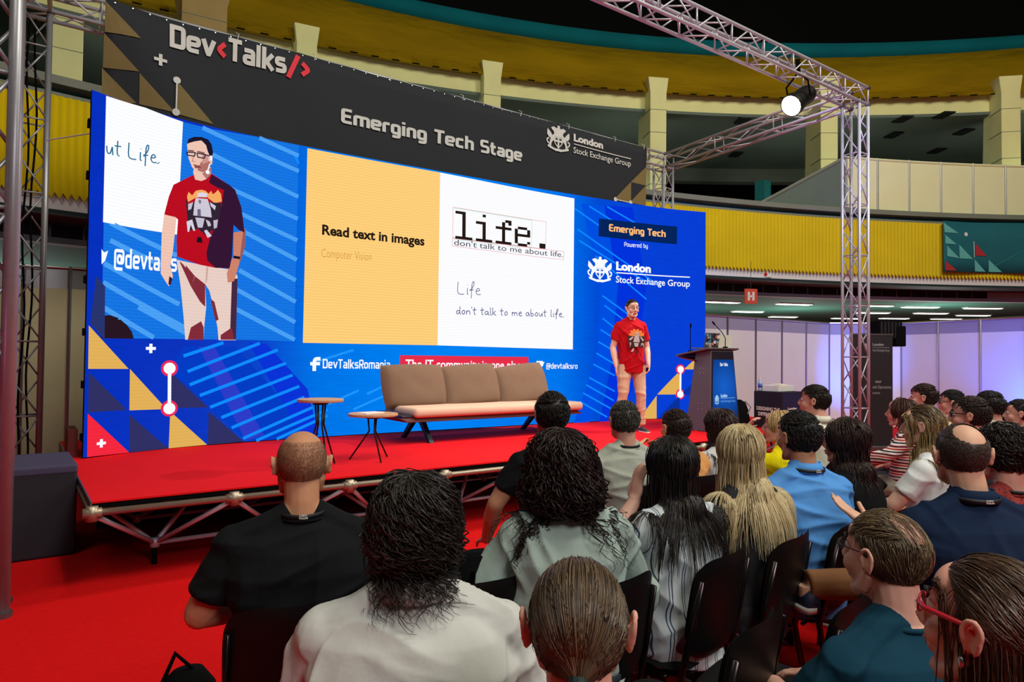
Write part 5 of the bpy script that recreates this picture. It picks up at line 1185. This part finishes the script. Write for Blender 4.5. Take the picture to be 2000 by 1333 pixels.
def seat_for(p, az, label, caz=None):
    t = p[0]; a = math.radians(az); caz = az if caz is None else caz; chair(t.location.x+math.cos(a)*.10, t.location.y+math.sin(a)*.10, caz, label)

# ================================================================= the speaker and the audience
def stripes(name, base, stops, scale, axis='X', rough=.9):
    """woven stripes: base colour with bands along one axis"""
    m = bpy.data.materials.new(name); m.use_nodes = True; nt = m.node_tree; N = nt.nodes; b = N['Principled BSDF']; b.inputs['Roughness'].default_value = rough; b.inputs['Specular IOR Level'].default_value = .15
    tc = N.new('ShaderNodeTexCoord'); sp = N.new('ShaderNodeSeparateXYZ'); no = N.new('ShaderNodeTexNoise'); no.inputs['Scale'].default_value = 5; ad = N.new('ShaderNodeMath'); ad.operation = 'MULTIPLY_ADD'; ad.inputs[1].default_value = .02
    nt.links.new(tc.outputs['Object'], sp.inputs[0]); nt.links.new(tc.outputs['Object'], no.inputs[0]); nt.links.new(no.outputs[0], ad.inputs[0]); nt.links.new(sp.outputs['XYZ'.index(axis)], ad.inputs[2])
    mu = N.new('ShaderNodeMath'); mu.operation = 'MULTIPLY'; mu.inputs[1].default_value = scale; fr_ = N.new('ShaderNodeMath'); fr_.operation = 'FRACT'; nt.links.new(ad.outputs[0], mu.inputs[0]); nt.links.new(mu.outputs[0], fr_.inputs[0])
    ra = N.new('ShaderNodeValToRGB'); ra.color_ramp.interpolation = 'CONSTANT'; cr = ra.color_ramp
    while len(cr.elements) < len(stops): cr.elements.new(.5)
    for el, (p, c) in zip(cr.elements, stops): el.position = p; el.color = lin(c)
    nt.links.new(fr_.outputs[0], ra.inputs[0]); nt.links.new(ra.outputs[0], b.inputs['Base Color']); return m
def spots(name, base, col, scale, size, col2=None):
    m = bpy.data.materials.new(name); m.use_nodes = True; nt = m.node_tree; N = nt.nodes; b = N['Principled BSDF']; b.inputs['Roughness'].default_value = .85
    tc = N.new('ShaderNodeTexCoord'); v = N.new('ShaderNodeTexVoronoi'); v.inputs['Scale'].default_value = scale; ra = N.new('ShaderNodeValToRGB'); ra.color_ramp.interpolation = 'CONSTANT'
    ra.color_ramp.elements[0].color = lin(col); ra.color_ramp.elements[1].position = size; ra.color_ramp.elements[1].color = lin(base)
    nt.links.new(tc.outputs['Object'], v.inputs[0]); nt.links.new(v.outputs['Distance'], ra.inputs[0]); nt.links.new(ra.outputs[0], b.inputs['Base Color']); return m
PALE, ROSY, TAN, OLIVE = (226, 176, 156), (226, 164, 146), (196, 140, 108), (186, 136, 106)
BLK, DBR, BRN, LBR, BLOND = (14, 12, 12), (26, 18, 15), (44, 30, 22), (88, 66, 44), (196, 172, 122)
SEED = [0]
def H(style, col, **k): SEED[0] += 1; return dict(style=style, col=col, seed=SEED[0], **k)
def crop(col, n=900, length=.035, rad=.0028, **k): return H('short', col, n=int(n*1.6), length=length, rad=rad*.66, rough=.5, seg=5, lift=(1.03, 1.16), **k)

# speaker
SPY = (6.80, 6.55, .60+1.79)
sp, Mh, nb, SH, pz = person('man standing on the stage in a red printed t-shirt, khaki trousers and glasses', SPY, -112, -110, -6, skin=(222, 172, 150), w=.192, bulk=1.04, lean=.0, shirt=(176, 10, 26), trousers=(206, 178, 152), shoes=(44, 40, 44), stand=True, voxel=.007, floor=.602,
    arms=[((-.245, -.03, 1.14), (-.20, .12, .92)), ((.245, -.05, 1.14), (.25, .07, .90))], hands=[dict(fwd=(.25, .35, -.9), palm=(.8, .3, .2), curl=.9), dict(fwd=(.05, .25, -.95), palm=(-.9, .3, 0), curl=.5)],
    legs=[((-.09, 0, .95), (-.125, .05, .51), (-.155, .0, .09)), ((.09, 0, .95), (.125, .03, .51), (.16, -.06, .09))], hairs=[H('quiff', (30, 20, 16), n=1100, length=.032, rad=.0026, seg=5, lift=(1.03, 1.13), kind='high')], face=True, specs=dict(col=(30, 26, 30)), wr=.005)
chest = lambda u, v, d: (u, .158+d-.95*u*u+.02*math.sin((v-1.0)*4), v)
A = Art(lambda u, v: chest(u, v, .0)); c0 = 1.24
PG = mat('print_grey', (190, 180, 186), .8); PO = mat('print_orange', (236, 140, 66), .8); PD = mat('print_dark', (48, 22, 28), .8)
A.poly(PO, [(u, c0+v) for u, v in [(-.10,.05),(-.11,.10),(-.08,.09),(-.07,.13),(-.04,.12),(-.02,.15),(.01,.13),(.04,.15),(.06,.12),(.09,.13),(.08,.09),(.11,.08),(.09,.03)]])
A.mp = lambda u, v: chest(u, v, .004); A.poly(PD, [(u, c0+v) for u, v in [(-.13,.05),(-.05,.05),(.05,.05),(.13,.06),(.11,-.05),(.10,-.12),(.06,-.10),(.02,-.10),(-.03,-.09),(-.09,-.11),(-.12,-.04)]])
A.mp = lambda u, v: chest(u, v, .008)
for pts in ([(-.045,-.03),(-.03,.07),(.03,.07),(.05,-.03)], [(-.025,.075),(.025,.075),(.03,.10),(-.03,.10)], [(-.11,.0),(-.055,.05),(-.05,.03),(-.09,-.02)], [(.11,.01),(.055,.05),(.05,.03),(.09,-.01)], [(-.115,-.10),(-.10,-.04),(-.07,-.04),(-.06,-.09),(-.085,-.06)], [(.09,-.10),(.075,-.04),(.10,-.03)], [(-.03,-.04),(.04,-.04),(.025,-.09),(-.02,-.09)], [(.03,-.12),(.05,-.16),(.08,-.155),(.05,-.11)]): A.poly(PG, [(u, c0+v) for u, v in pts])
A.mp = lambda u, v: chest(u, v, .002); A.poly(PD, [(u, c0+v) for u, v in [(-.03,-.18),(.01,-.18),(.005,-.145),(-.025,-.145)]])
A.build('shirt_print', sp)
S_ = lambda p: Mh @ Vector(p)
b = MB(); b.tube([S_((.084, -.01, .02)), S_((.088, .02, -.03)), S_((.072, .065, -.065)), S_((.045, .10, -.07))], .0025, 6); b.ell(S_((.042, .104, -.07)), (.008, .008, .008), 8, 6); b.build('headset_microphone', m_white, sp, smooth=True)
MB().tube([(.246, -.0, .995), (.247, .028, .965)], .034, 14).build('wristwatch', m_black, sp)
o = MB(); o.box((-.012, -.03, -.008), (.012, .03, .008)); o = o.build('presentation_clicker', m_black, bevel=.003); tag(o, 'black presentation clicker in the right hand of the man on stage', 'remote'); a_ = math.radians(-112-90)
ww = Matrix.Translation(sp.location) @ Matrix.Rotation(a_, 4, 'Z') @ Vector((-.16, .165, .845)); o.location = ww; o.rotation_euler = (1.1, 0, a_)

def aud(label, chair_label, *a, cb=True, caz=None, **k):
    p = person(label, *a, **k)
    if cb: seat_for(p, a[1], chair_label, caz)
    return p
def crown(x, y, z): return (x, y, z)
# ---- nearest rows
P1 = aud('bald man in a black t-shirt and black lanyard, seen from behind before the stage', 'black chair under the bald man in the black t-shirt', (0.765,2.197,1.353), 74, 72, -2, skin=(206, 146, 112), w=.225, bulk=1.12, shirt=(20, 22, 25), trousers=(50, 70, 120), lanyard=((12, 13, 18), True), voxel=.006, wr=.005, ear=1.05, hs=.97,
    arms=[((-.295, .05, .80), (-.14, .26, .74)), ((.295, .07, .78), (.14, .30, .74))], hairs=[H('short', (84, 62, 50), n=12000, length=.0035, rad=.00032, seg=2, lift=(1.0, 1.008), kind='stubble', col2=(110, 82, 64), name='stubble', shell=False)])
P2 = aud('man with dark curly collar-length hair in a white shirt, seated nearest the middle', 'black chair under the man in the white shirt', (0.768,1.429,1.324), 62, 62, 2, skin=TAN, w=.232, bulk=1.12, shirt=(206, 206, 202), sleeve='long', trousers=(40, 44, 60), voxel=.006, wr=.006, collar=True, lean=.05,
    hairs=[H('curly', (18, 15, 14), n=5600, length=.17, endz=-.125, rad=.0018, seg=20, lift=(1.06, 1.5), curl=.018, freq=110, rough=.36, grav=.38, col2=(62, 54, 50))])
P3 = aud('woman with tied-back brown hair and bare ears at the bottom centre of the photo', 'black chair under the woman with the ponytail', (0.790,0.883,1.242), 55, 49, 8, skin=ROSY, w=.185, bulk=.95, shirt=(126, 150, 132), trousers=(30, 30, 36), voxel=.0045, ear=1.18, legs=[((-.095, 0, .54), (-.12, .30, .51), (-.12, .26, .10)), ((.095, 0, .54), (.12, .30, .51), (.12, .26, .10))], collar=True,
    hairs=[H('tie', (52, 40, 30), n=4200, length=.26, rad=.0013, seg=14, lift=(1.02, 1.07), tie=(0, -.128, -.028), rough=.33, col2=(120, 98, 76)), H('short', (50, 38, 30), n=900, length=.03, rad=.0008, seg=4, lift=(1.03, 1.10), col2=(110, 90, 70), name='flyaway_hair', shell=False)])
t, Mh, nb, SH, pz = P3
b = MB(); e0 = Mh @ Vector((0, -.128, -.028)); b.tube([e0+Vector((0, .012, .005)), e0+Vector((0, -.012, -.006))], .017, 12); b.build('hair_tie', mat('dark_green_band', (16, 38, 36), .7), t)
P4 = aud('man with short dark hair and black shirt in front of the curly-haired woman', 'black chair under the dark-haired man in black, in the front row', (2.267,2.747,1.412), 72, 66, 0, skin=TAN, w=.215, bulk=1.05, shirt=(17, 17, 22), collar=True, trousers=(30, 32, 40), arms=[((-.31, .03, .86), (-.30, .22, .64)), ((.29, .1, .8), (.12, .34, .66))],
    hairs=[crop(BLK, 1500, .04, .0026, col2=(48, 42, 40))])
P5 = aud('woman with a big mass of dark curly hair in a pale grey-green jacket', 'black chair under the curly-haired woman in the pale jacket', (1.576,1.854,1.340), 66, 60, 2, ears=False, caz=96, skin=OLIVE, w=.205, bulk=1.12, shirt=(160, 176, 170), sleeve='long', trousers=(40, 44, 56), voxel=.007, wr=.008, lean=.05,
    arms=[((-.30, .06, .72), (-.22, .32, .62)), ((.30, .1, .74), (.12, .34, .66))], hairs=[H('curly', (20, 14, 14), n=4600, length=.40, endz=-.31, rad=.0027, seg=28, lift=(1.12, 2.5), curl=.013, freq=115, rough=.42, spread=.22, col2=(58, 38, 36))])
P9 = aud('woman with long straight black hair in a white blouse with thin blue stripes', 'black chair under the woman in the striped blouse', (2.127,1.825,1.290), 82, 70, 2, ears=False, caz=103, skin=PALE, w=.190, bulk=.98, shirt_m=stripes('blue_striped_cloth', (0,0,0), [(0,(206,214,220)),(.40,(60,78,104)),(.47,(206,214,220)),(.60,(60,78,104)),(.67,(206,214,220))], 21), sleeve='half', trousers=(112, 36, 76), shoes=(24, 20, 26), wr=.008, voxel=.007, shirt_name='blouse',
    arms=[((-.27, .14, .84), (-.11, .15, 1.02)), ((.27, .13, .76), (-.16, .34, .70))], hands=[dict(fwd=(.3, .1, .95), palm=(.8, 0, -.2), curl=.5), dict(fwd=(-.8, .4, -.2), palm=(0, -.3, -1), curl=1.0)],
    hairs=[H('long', (13, 11, 12), n=3000, length=.40, endz=-.33, rad=.0018, seg=16, lift=(1.04, 1.28), spread=.04, rough=.3, col2=(50, 44, 44)), H('long', (13, 11, 12), n=130, length=.54, rad=.0022, seg=18, lift=(1.08, 1.2), rough=.3, col2=(96, 78, 50), name='loose_locks', shell=False)])
t = P9[0]; MB().tube([(-.115, .322, .705), (-.095, .312, .71)], .036, 14).build('bracelet', mat('yellow_band', (190, 140, 40), .5), t)
b = MB(); b.box((-.07, -.004, -.11), (.07, .004, .11)); o = b.build('brochure', mat('magenta_paper', (170, 44, 108), .6)); a_ = math.radians(-8); o.location = Matrix.Translation(t.location) @ Matrix.Rotation(a_, 4, 'Z') @ Vector((-.24, .33, .665)); o.rotation_euler = (.5, .3, a_+.5)
tag(o, 'magenta and blue brochure in the hand of the woman in the striped blouse', 'brochure'); MB().box((.07, -.005, -.11), (.078, .005, .11)).build('spine', mat('sky_blue_paper', (96, 190, 226), .6), o)
P10 = aud('woman with long straight blonde hair in a dark top with small pink flowers', 'black chair under the blonde woman', (2.567,1.825,1.316), 82, 56, 0, ears=False, caz=103, skin=PALE, w=.19, shirt_m=spots('dark_floral_cloth', (22, 20, 28), (196, 92, 90), 15, .16), sleeve='half', trousers=(24, 24, 30), voxel=.008, shirt_name='blouse',
    hairs=[H('long', (178, 150, 104), n=2600, length=.46, endz=-.38, rad=.0021, seg=16, lift=(1.05, 1.3), spread=.06, rough=.36, col2=(222, 206, 168))])
P12 = aud('man with dark hair in a bright blue polo shirt and black lanyard', 'black chair under the man in the blue polo shirt', (3.027,1.823,1.345), 72, 76, 0, caz=103, skin=TAN, w=.222, bulk=1.1, shirt=(88, 152, 226), sleeve='short', trousers=(22, 24, 32), collar=True, lanyard=((16, 16, 20), True), face=True, wr=.006,
    arms=[((-.30, .08, .78), (-.20, .34, .72)), ((.29, .1, .78), (.12, .34, .70))], hairs=[crop((16, 14, 15), 1900, .038, .0026, col2=(46, 42, 42))])
P14 = aud('woman with long dark brown hair and a black top, turned to the left', 'black chair under the woman in the black top', (3.450,1.825,1.304), 90, 98, -2, ears=False, skin=TAN, w=.195, shirt=(14, 14, 17), sleeve='long', trousers=(20, 20, 24), face=True, wr=.005,
    hairs=[H('long', (30, 18, 17), n=2200, length=.27, rad=.0024, seg=14, lift=(1.05, 1.22), curl=.004, freq=40, rough=.4, col2=(74, 48, 42))])
P6 = aud('man with grey faded hair in a plain grey t-shirt and black lanyard', 'black chair under the man in the grey t-shirt', (3.005,2.954,1.331), 70, 66, 0, caz=98, skin=(206, 150, 130), w=.225, bulk=1.1, shirt=(168, 172, 162), trousers=(40, 44, 56), lanyard=((14, 14, 18), False), wr=.005,
    hairs=[crop((58, 54, 52), 1400, .014, .0018, col2=(96, 92, 88)), H('quiff', (46, 44, 42), n=600, length=.045, rad=.003, seg=5, lift=(1.04, 1.16), kind='high', col2=(88, 88, 80), name='top_hair', shell=False)])
P7 = aud('man with short dark brown hair holding a camera in the front row', 'black chair under the man holding the camera', (3.495,2.970,1.259), 80, 78, 0, skin=(232, 166, 120), w=.20, shirt=(214, 150, 92), trousers=(40, 44, 60), face=True, arms=[((-.27, .14, .92), (-.08, .34, 1.0)), ((.27, .12, .92), (.16, .32, .98))], hands=[dict(fwd=(.7, .5, .2), palm=(.3, -.4, -.6)), dict(fwd=(-.4, .8, .2), palm=(-.5, -.2, -.6))],
    hairs=[crop((34, 20, 20), 1200, .035, .003, col2=(66, 44, 40))])
t = thing('camera', 'black compact camera in the hands of the dark-haired front-row man', 'camera', Matrix.Translation(P7[0].location) @ Matrix.Rotation(math.radians(-10), 4, 'Z') @ Vector((.24, .36, 1.01)), -.3)
MB().box((-.06, -.02, -.04), (.06, .02, .04)).build('body', m_black, t, bevel=.006); MB().tube([(0, .02, 0), (0, .06, 0)], .028, 14).build('lens', m_black, t); MB().box((-.045, -.022, -.028), (.045, -.02, .028)).build('display', mat('dim_display', (60, 66, 74), .2), t)
P8 = aud('woman with long dark wavy hair in a white t-shirt, front row beside the lectern', 'black chair under the dark wavy-haired woman', (3.955,2.968,1.255), 78, 74, 0, ears=False, skin=PALE, w=.19, shirt=(216, 216, 220), trousers=(40, 44, 60),
    hairs=[H('long', (34, 22, 24), n=1500, length=.33, rad=.0032, seg=14, lift=(1.05, 1.3), curl=.006, freq=60, col2=(78, 54, 54))])
P11 = aud('blonde short-haired woman in a yellow top resting her chin on her hand', 'black chair under the woman in the yellow top', (4.493,2.862,1.228), 95, 118, 0, skin=ROSY, w=.185, shirt=(226, 208, 14), sleeve='cap', trousers=(40, 40, 52), face=True, arms=[((-.20, .30, .90), (-.05, .30, 1.06)), ((.25, .2, .80), (.0, .34, .74))], hands=[dict(fwd=(.3, -.5, .8), palm=(.3, -.9, .1), curl=1.1), dict(fwd=(-.8, .4, 0), palm=(0, -.2, -1))], shirt_name='top',
    hairs=[H('long', (188, 150, 96), n=1000, length=.15, rad=.0032, seg=10, lift=(1.04, 1.16), col2=(226, 196, 150))])
P13 = aud('young man with dark hair in a white shirt, in profile before the truss tower', 'black chair under the young man in the white shirt', (4.986,2.869,1.397), 92, 112, 2, skin=ROSY, w=.21, shirt=(222, 220, 205), sleeve='long', trousers=(36, 40, 54), face=True, collar=True, wr=.006, hairs=[crop((22, 15, 13), 1300, .05, .0032, col2=(52, 38, 32))])
# ---- block to the right of the gangway
P16 = aud('woman with brown hair lightening to blonde tips in a white t-shirt', 'black chair under the woman in the white t-shirt', (4.206,1.768,1.341), 98, 104, 0, skin=PALE, w=.19, shirt=(224, 226, 228), trousers=(30, 36, 46), face=True, wr=.005, arms=[((-.25, .14, .80), (-.15, .40, .72)), ((.25, .12, .80), (.1, .36, .7))],
    hairs=[H('back', (62, 44, 34), n=900, length=.12, rad=.003, seg=8, lift=(1.04, 1.12), col2=(104, 80, 60), name='top_hair'), H('long', (98, 78, 54), n=1300, length=.34, rad=.0026, seg=14, lift=(1.04, 1.14), col2=(188, 164, 110), shell=False, parting=-.3)])
P15 = aud('woman with a reddish brown bob in a red, white and black striped jumper', 'black chair under the woman in the striped jumper', (5.995,2.693,1.284), 104, 108, 0, ears=False, skin=ROSY, w=.195, shirt_m=stripes('striped_knit', (0,0,0), [(0,(226,218,214)),(.22,(24,22,32)),(.36,(226,218,214)),(.52,(190,58,48)),(.68,(226,218,214)),(.8,(110,24,44))], 14, 'Z'), sleeve='long', trousers=(150, 142, 128), face=True, shirt_name='jumper', arms=[((-.25, .12, .82), (-.16, .42, .74)), ((.25, .12, .80), (.1, .38, .7))],
    hairs=[H('long', (48, 26, 24), n=1100, length=.20, rad=.0036, seg=11, lift=(1.05, 1.2), col2=(92, 54, 46))])
P17 = aud('man with thick dark hair seen over the striped jumper, no glasses', 'black chair under the man behind the striped jumper', (6.575,2.762,1.387), 98, 108, 0, skin=ROSY, w=.21, shirt=(190, 190, 196), trousers=(40, 44, 56), face=True, hairs=[crop((34, 20, 18), 1000, .05, .004, col2=(70, 46, 40))])
P18 = aud('man in glasses and a pale yellow shirt with neat black hair', 'black chair under the man in the pale yellow shirt', (7.223,2.786,1.318), 98, 112, 0, skin=ROSY, w=.21, shirt=(222, 218, 176), trousers=(40, 44, 56), face=True, collar=True, specs=dict(col=(22, 20, 24), thick=.003), hairs=[crop((16, 14, 18), 1000, .04, .0036)])
P19 = aud('bearded man in black-framed glasses behind the balding man in navy', 'black chair under the bearded man in glasses', (4.930,1.796,1.367), 96, 106, 0, skin=ROSY, w=.215, shirt=(60, 62, 70), trousers=(30, 34, 44), face=True, specs=dict(col=(16, 15, 18), thick=.0035), hairs=[crop((32, 22, 20), 1300, .04, .003, col2=(64, 46, 40))])
def beard(p, col, n=700, length=.012, seed=5):
    t, Mh = p[0], p[1]; r = np.random.default_rng(seed); b = MB()
    for k in range(n):
        s = r.choice((-1, 1)); u = r.uniform(0, 1); q = Vector((s*(.066-.046*u), .0+.075*u, -.03-.075*u+r.uniform(-.012, .03)*(1-u*.4)))
        q = Mh @ q; d = (q-(Mh @ Vector((0, 0, -.04)))).normalized()+Vector((0, 0, -.5)); b.tube([q-d*.004, q+d*length], [.0022, .0008], 4, cap=False)
    b.build('beard', mat('beard_%d' % col[0], col, .7), t)
beard(P19, (44, 28, 24))
P20 = aud('man with a dark fade haircut, pale shirt and lanyard by the blue-lit wall', 'black chair under the man with the fade haircut', (6.471,2.220,1.347), 86, 84, 0, skin=(206, 156, 140), w=.215, shirt=(196, 200, 186), trousers=(40, 44, 56), lanyard=((22, 20, 28), False), face=True, hairs=[crop((44, 40, 42), 900, .012, .0024, col2=(70, 66, 66)), H('quiff', (20, 18, 22), n=700, length=.05, rad=.004, seg=5, lift=(1.05, 1.18), kind='high', name='top_hair', shell=False)])
P21 = aud('man in dark clothes cut by the right edge of the photo, behind the others', 'black chair under the man at the right edge', (7.029,2.187,1.266), 100, 112, 0, skin=ROSY, w=.21, shirt=(26, 30, 42), trousers=(30, 34, 44), face=True, hairs=[crop((22, 18, 20), 900, .03, .0034)])
P27 = aud('person with black hair in dark clothing, mostly hidden between two men at the right', 'black chair under the hidden black-haired person', (7.405,2.411,1.133), 90, 86, 0, skin=TAN, w=.20, shirt=(24, 24, 30), trousers=(30, 30, 36), hairs=[H('long', (16, 14, 18), n=700, length=.16, rad=.004, seg=8, lift=(1.05, 1.2))])
P22 = aud('balding man in a navy shirt and lanyard with his open palm held out', 'black chair under the balding man in the navy shirt', (2.787,1.044,1.372), 58, 40, 0, caz=98, skin=(222, 172, 146), w=.225, bulk=1.12, shirt=(22, 38, 66), sleeve='rolled', trousers=(128, 82, 46), shoes=(26, 36, 66), collar=True, lanyard=((14, 18, 30), True), voxel=.006, wr=.006, ear=1.1,
    arms=[((-.30, .06, .82), (-.24, .24, .96)), ((.30, .09, .80), (.16, .34, .74))], hands=[dict(fwd=(-.45, .62, .45), palm=(.35, -.35, .9), curl=.22, spread=.2, size=1.05), dict(fwd=(-.35, .75, -.25), palm=(-.1, -.1, -1))],
    legs=[((-.095, 0, .55), (-.13, .43, .51), (-.12, .42, .10)), ((.095, 0, .56), (.03, .43, .68), (-.37, .47, .66))], hairs=[H('short', (58, 48, 44), n=4200, length=.013, rad=.001, seg=4, lift=(1.005, 1.03), kind='patch', col2=(92, 78, 70))])
P23 = aud('man with bushy dark hair, beard and red checked shirt at the right edge', 'black chair under the man in the red checked shirt', (3.380,1.108,1.326), 62, 72, 0, caz=98, skin=ROSY, w=.225, bulk=1.1, shirt_m=spots('red_check_knit', (150, 46, 42), (84, 26, 30), 95, .35), sleeve='long', trousers=(30, 34, 44), lanyard=((20, 20, 34), False), voxel=.007, face=True, hairs=[H('mess', (18, 13, 13), n=2600, length=.075, rad=.0026, seg=7, lift=(1.03, 1.22), curl=.006, freq=70, col2=(50, 40, 38))])
beard(P23, (40, 26, 22), 900)
P24 = aud('man with thinning brown hair and thin-framed glasses in a dark teal t-shirt', 'black chair under the man with thinning hair', (1.853,0.864,1.204), 78, 84, 2, skin=(232, 176, 158), w=.225, bulk=1.1, shirt=(18, 58, 78), trousers=(40, 44, 56), voxel=.0055, face=True, specs=dict(col=(40, 32, 34), thick=.0014), ear=1.08, wr=.005,
    hairs=[H('short', (62, 48, 34), n=3600, length=.045, rad=.0012, seg=6, lift=(1.01, 1.08), kind='patch', col2=(128, 108, 84)), H('back', (92, 74, 52), n=520, length=.07, rad=.0010, seg=7, lift=(1.005, 1.04), kind='high', col2=(150, 128, 98), name='thin_hair', shell=False)])
P25 = aud('woman with straight brown hair and red-rimmed glasses in the bottom right corner', 'black chair under the woman in red-rimmed glasses', (1.374,0.456,1.259), 84, 88, 4, skin=ROSY, w=.185, shirt=(36, 34, 40), trousers=(30, 30, 36), voxel=.005, face=True, specs=dict(col=(206, 40, 58), thick=.0024, temple=.0045), legs=[((-.095, 0, .54), (-.12, .34, .51), (-.12, .30, .10)), ((.095, 0, .54), (.12, .34, .51), (.12, .30, .10))],
    hairs=[H('back', (58, 40, 32), n=2600, length=.17, rad=.0014, seg=11, lift=(1.03, 1.08), rough=.3, col2=(112, 86, 70)), H('long', (52, 36, 30), n=1900, length=.34, rad=.0014, seg=15, lift=(1.03, 1.07), rough=.3, col2=(104, 80, 66), shell=False, name='hanging_hair', parting=-.3)])
t, Mh = P25[0], P25[1]
MB().ell(Mh @ Vector((-.086, .004, -.045)), (.006, .006, .011), 10, 8).build('earring', m_alu, t, smooth=True)
# ---- empty chairs
def empty_chair(pt, az, label):
    a = math.radians(az); return chair(pt[0]+math.cos(a)*.25, pt[1]+math.sin(a)*.25, az, label)
empty_chair((1.751,1.188,0.860), 106, 'empty black chair beside the woman with the ponytail, facing the stage')
empty_chair((2.181,1.128,0.860), 104, 'empty black chair in front of the man with thinning hair')
empty_chair((1.27, 1.88), 84, 'empty black chair with a bag on it, left of the curly-haired woman')
t = thing('backpack', 'black backpack resting on the empty chair left of the curly-haired woman', 'backpack', (1.33, 1.99, .50), -.3)
b = MB(); b.loft([((0,0,0), .13, .085, 3), ((0,0,.15), .145, .095, 3), ((0,0,.32), .125, .08, 3), ((0,0,.42), .07, .05)]); b.build('body', m_black, t, smooth=True); MB().tube([(-.07,-.09,.08), (-.08,-.13,.22), (-.05,-.08,.38)], [(.004, .02)]*3, 6).build('strap', m_black, t)
q = (0.692,2.902,0.300); t = thing('shoulder_bag', 'black soft bag at the bottom edge left of the bald man', 'bag', (q[0]-.14, q[1]+.02, .0), .3)
b = MB(); b.loft([((0,0,0), .13, .09, 3), ((0,0,.15), .15, .10, 3), ((0.02,0,.30), .11, .08, 3), ((.03,0,.36), .06, .05)]); b.build('body', m_black, t, smooth=True); MB().tube([(-.1,0,.28), (-.02,0,.44), (.1,0,.30)], .01, 6).build('strap', m_black, t)
# things held on laps and lying about
q = Matrix.Translation(P22[0].location) @ Vector((-.62, .42, 0))
t = thing('beer_bottle', 'small dark bottle with a green and white label on the floor between the chairs', 'bottle', (3.05, 1.38, 0))
MB().loft([((0,0,0), .03, .03), ((0,0,.12), .032, .032), ((0,0,.17), .013, .013), ((0,0,.23), .012, .012)]).build('body', mat('brown_glass', (40, 24, 14), .15), t, smooth=True); MB().loft([((0,0,.03), .0325, .0325), ((0,0,.1), .0328, .0328)]).build('label_band', mat('green_label', (120, 170, 120), .6), t, smooth=True)
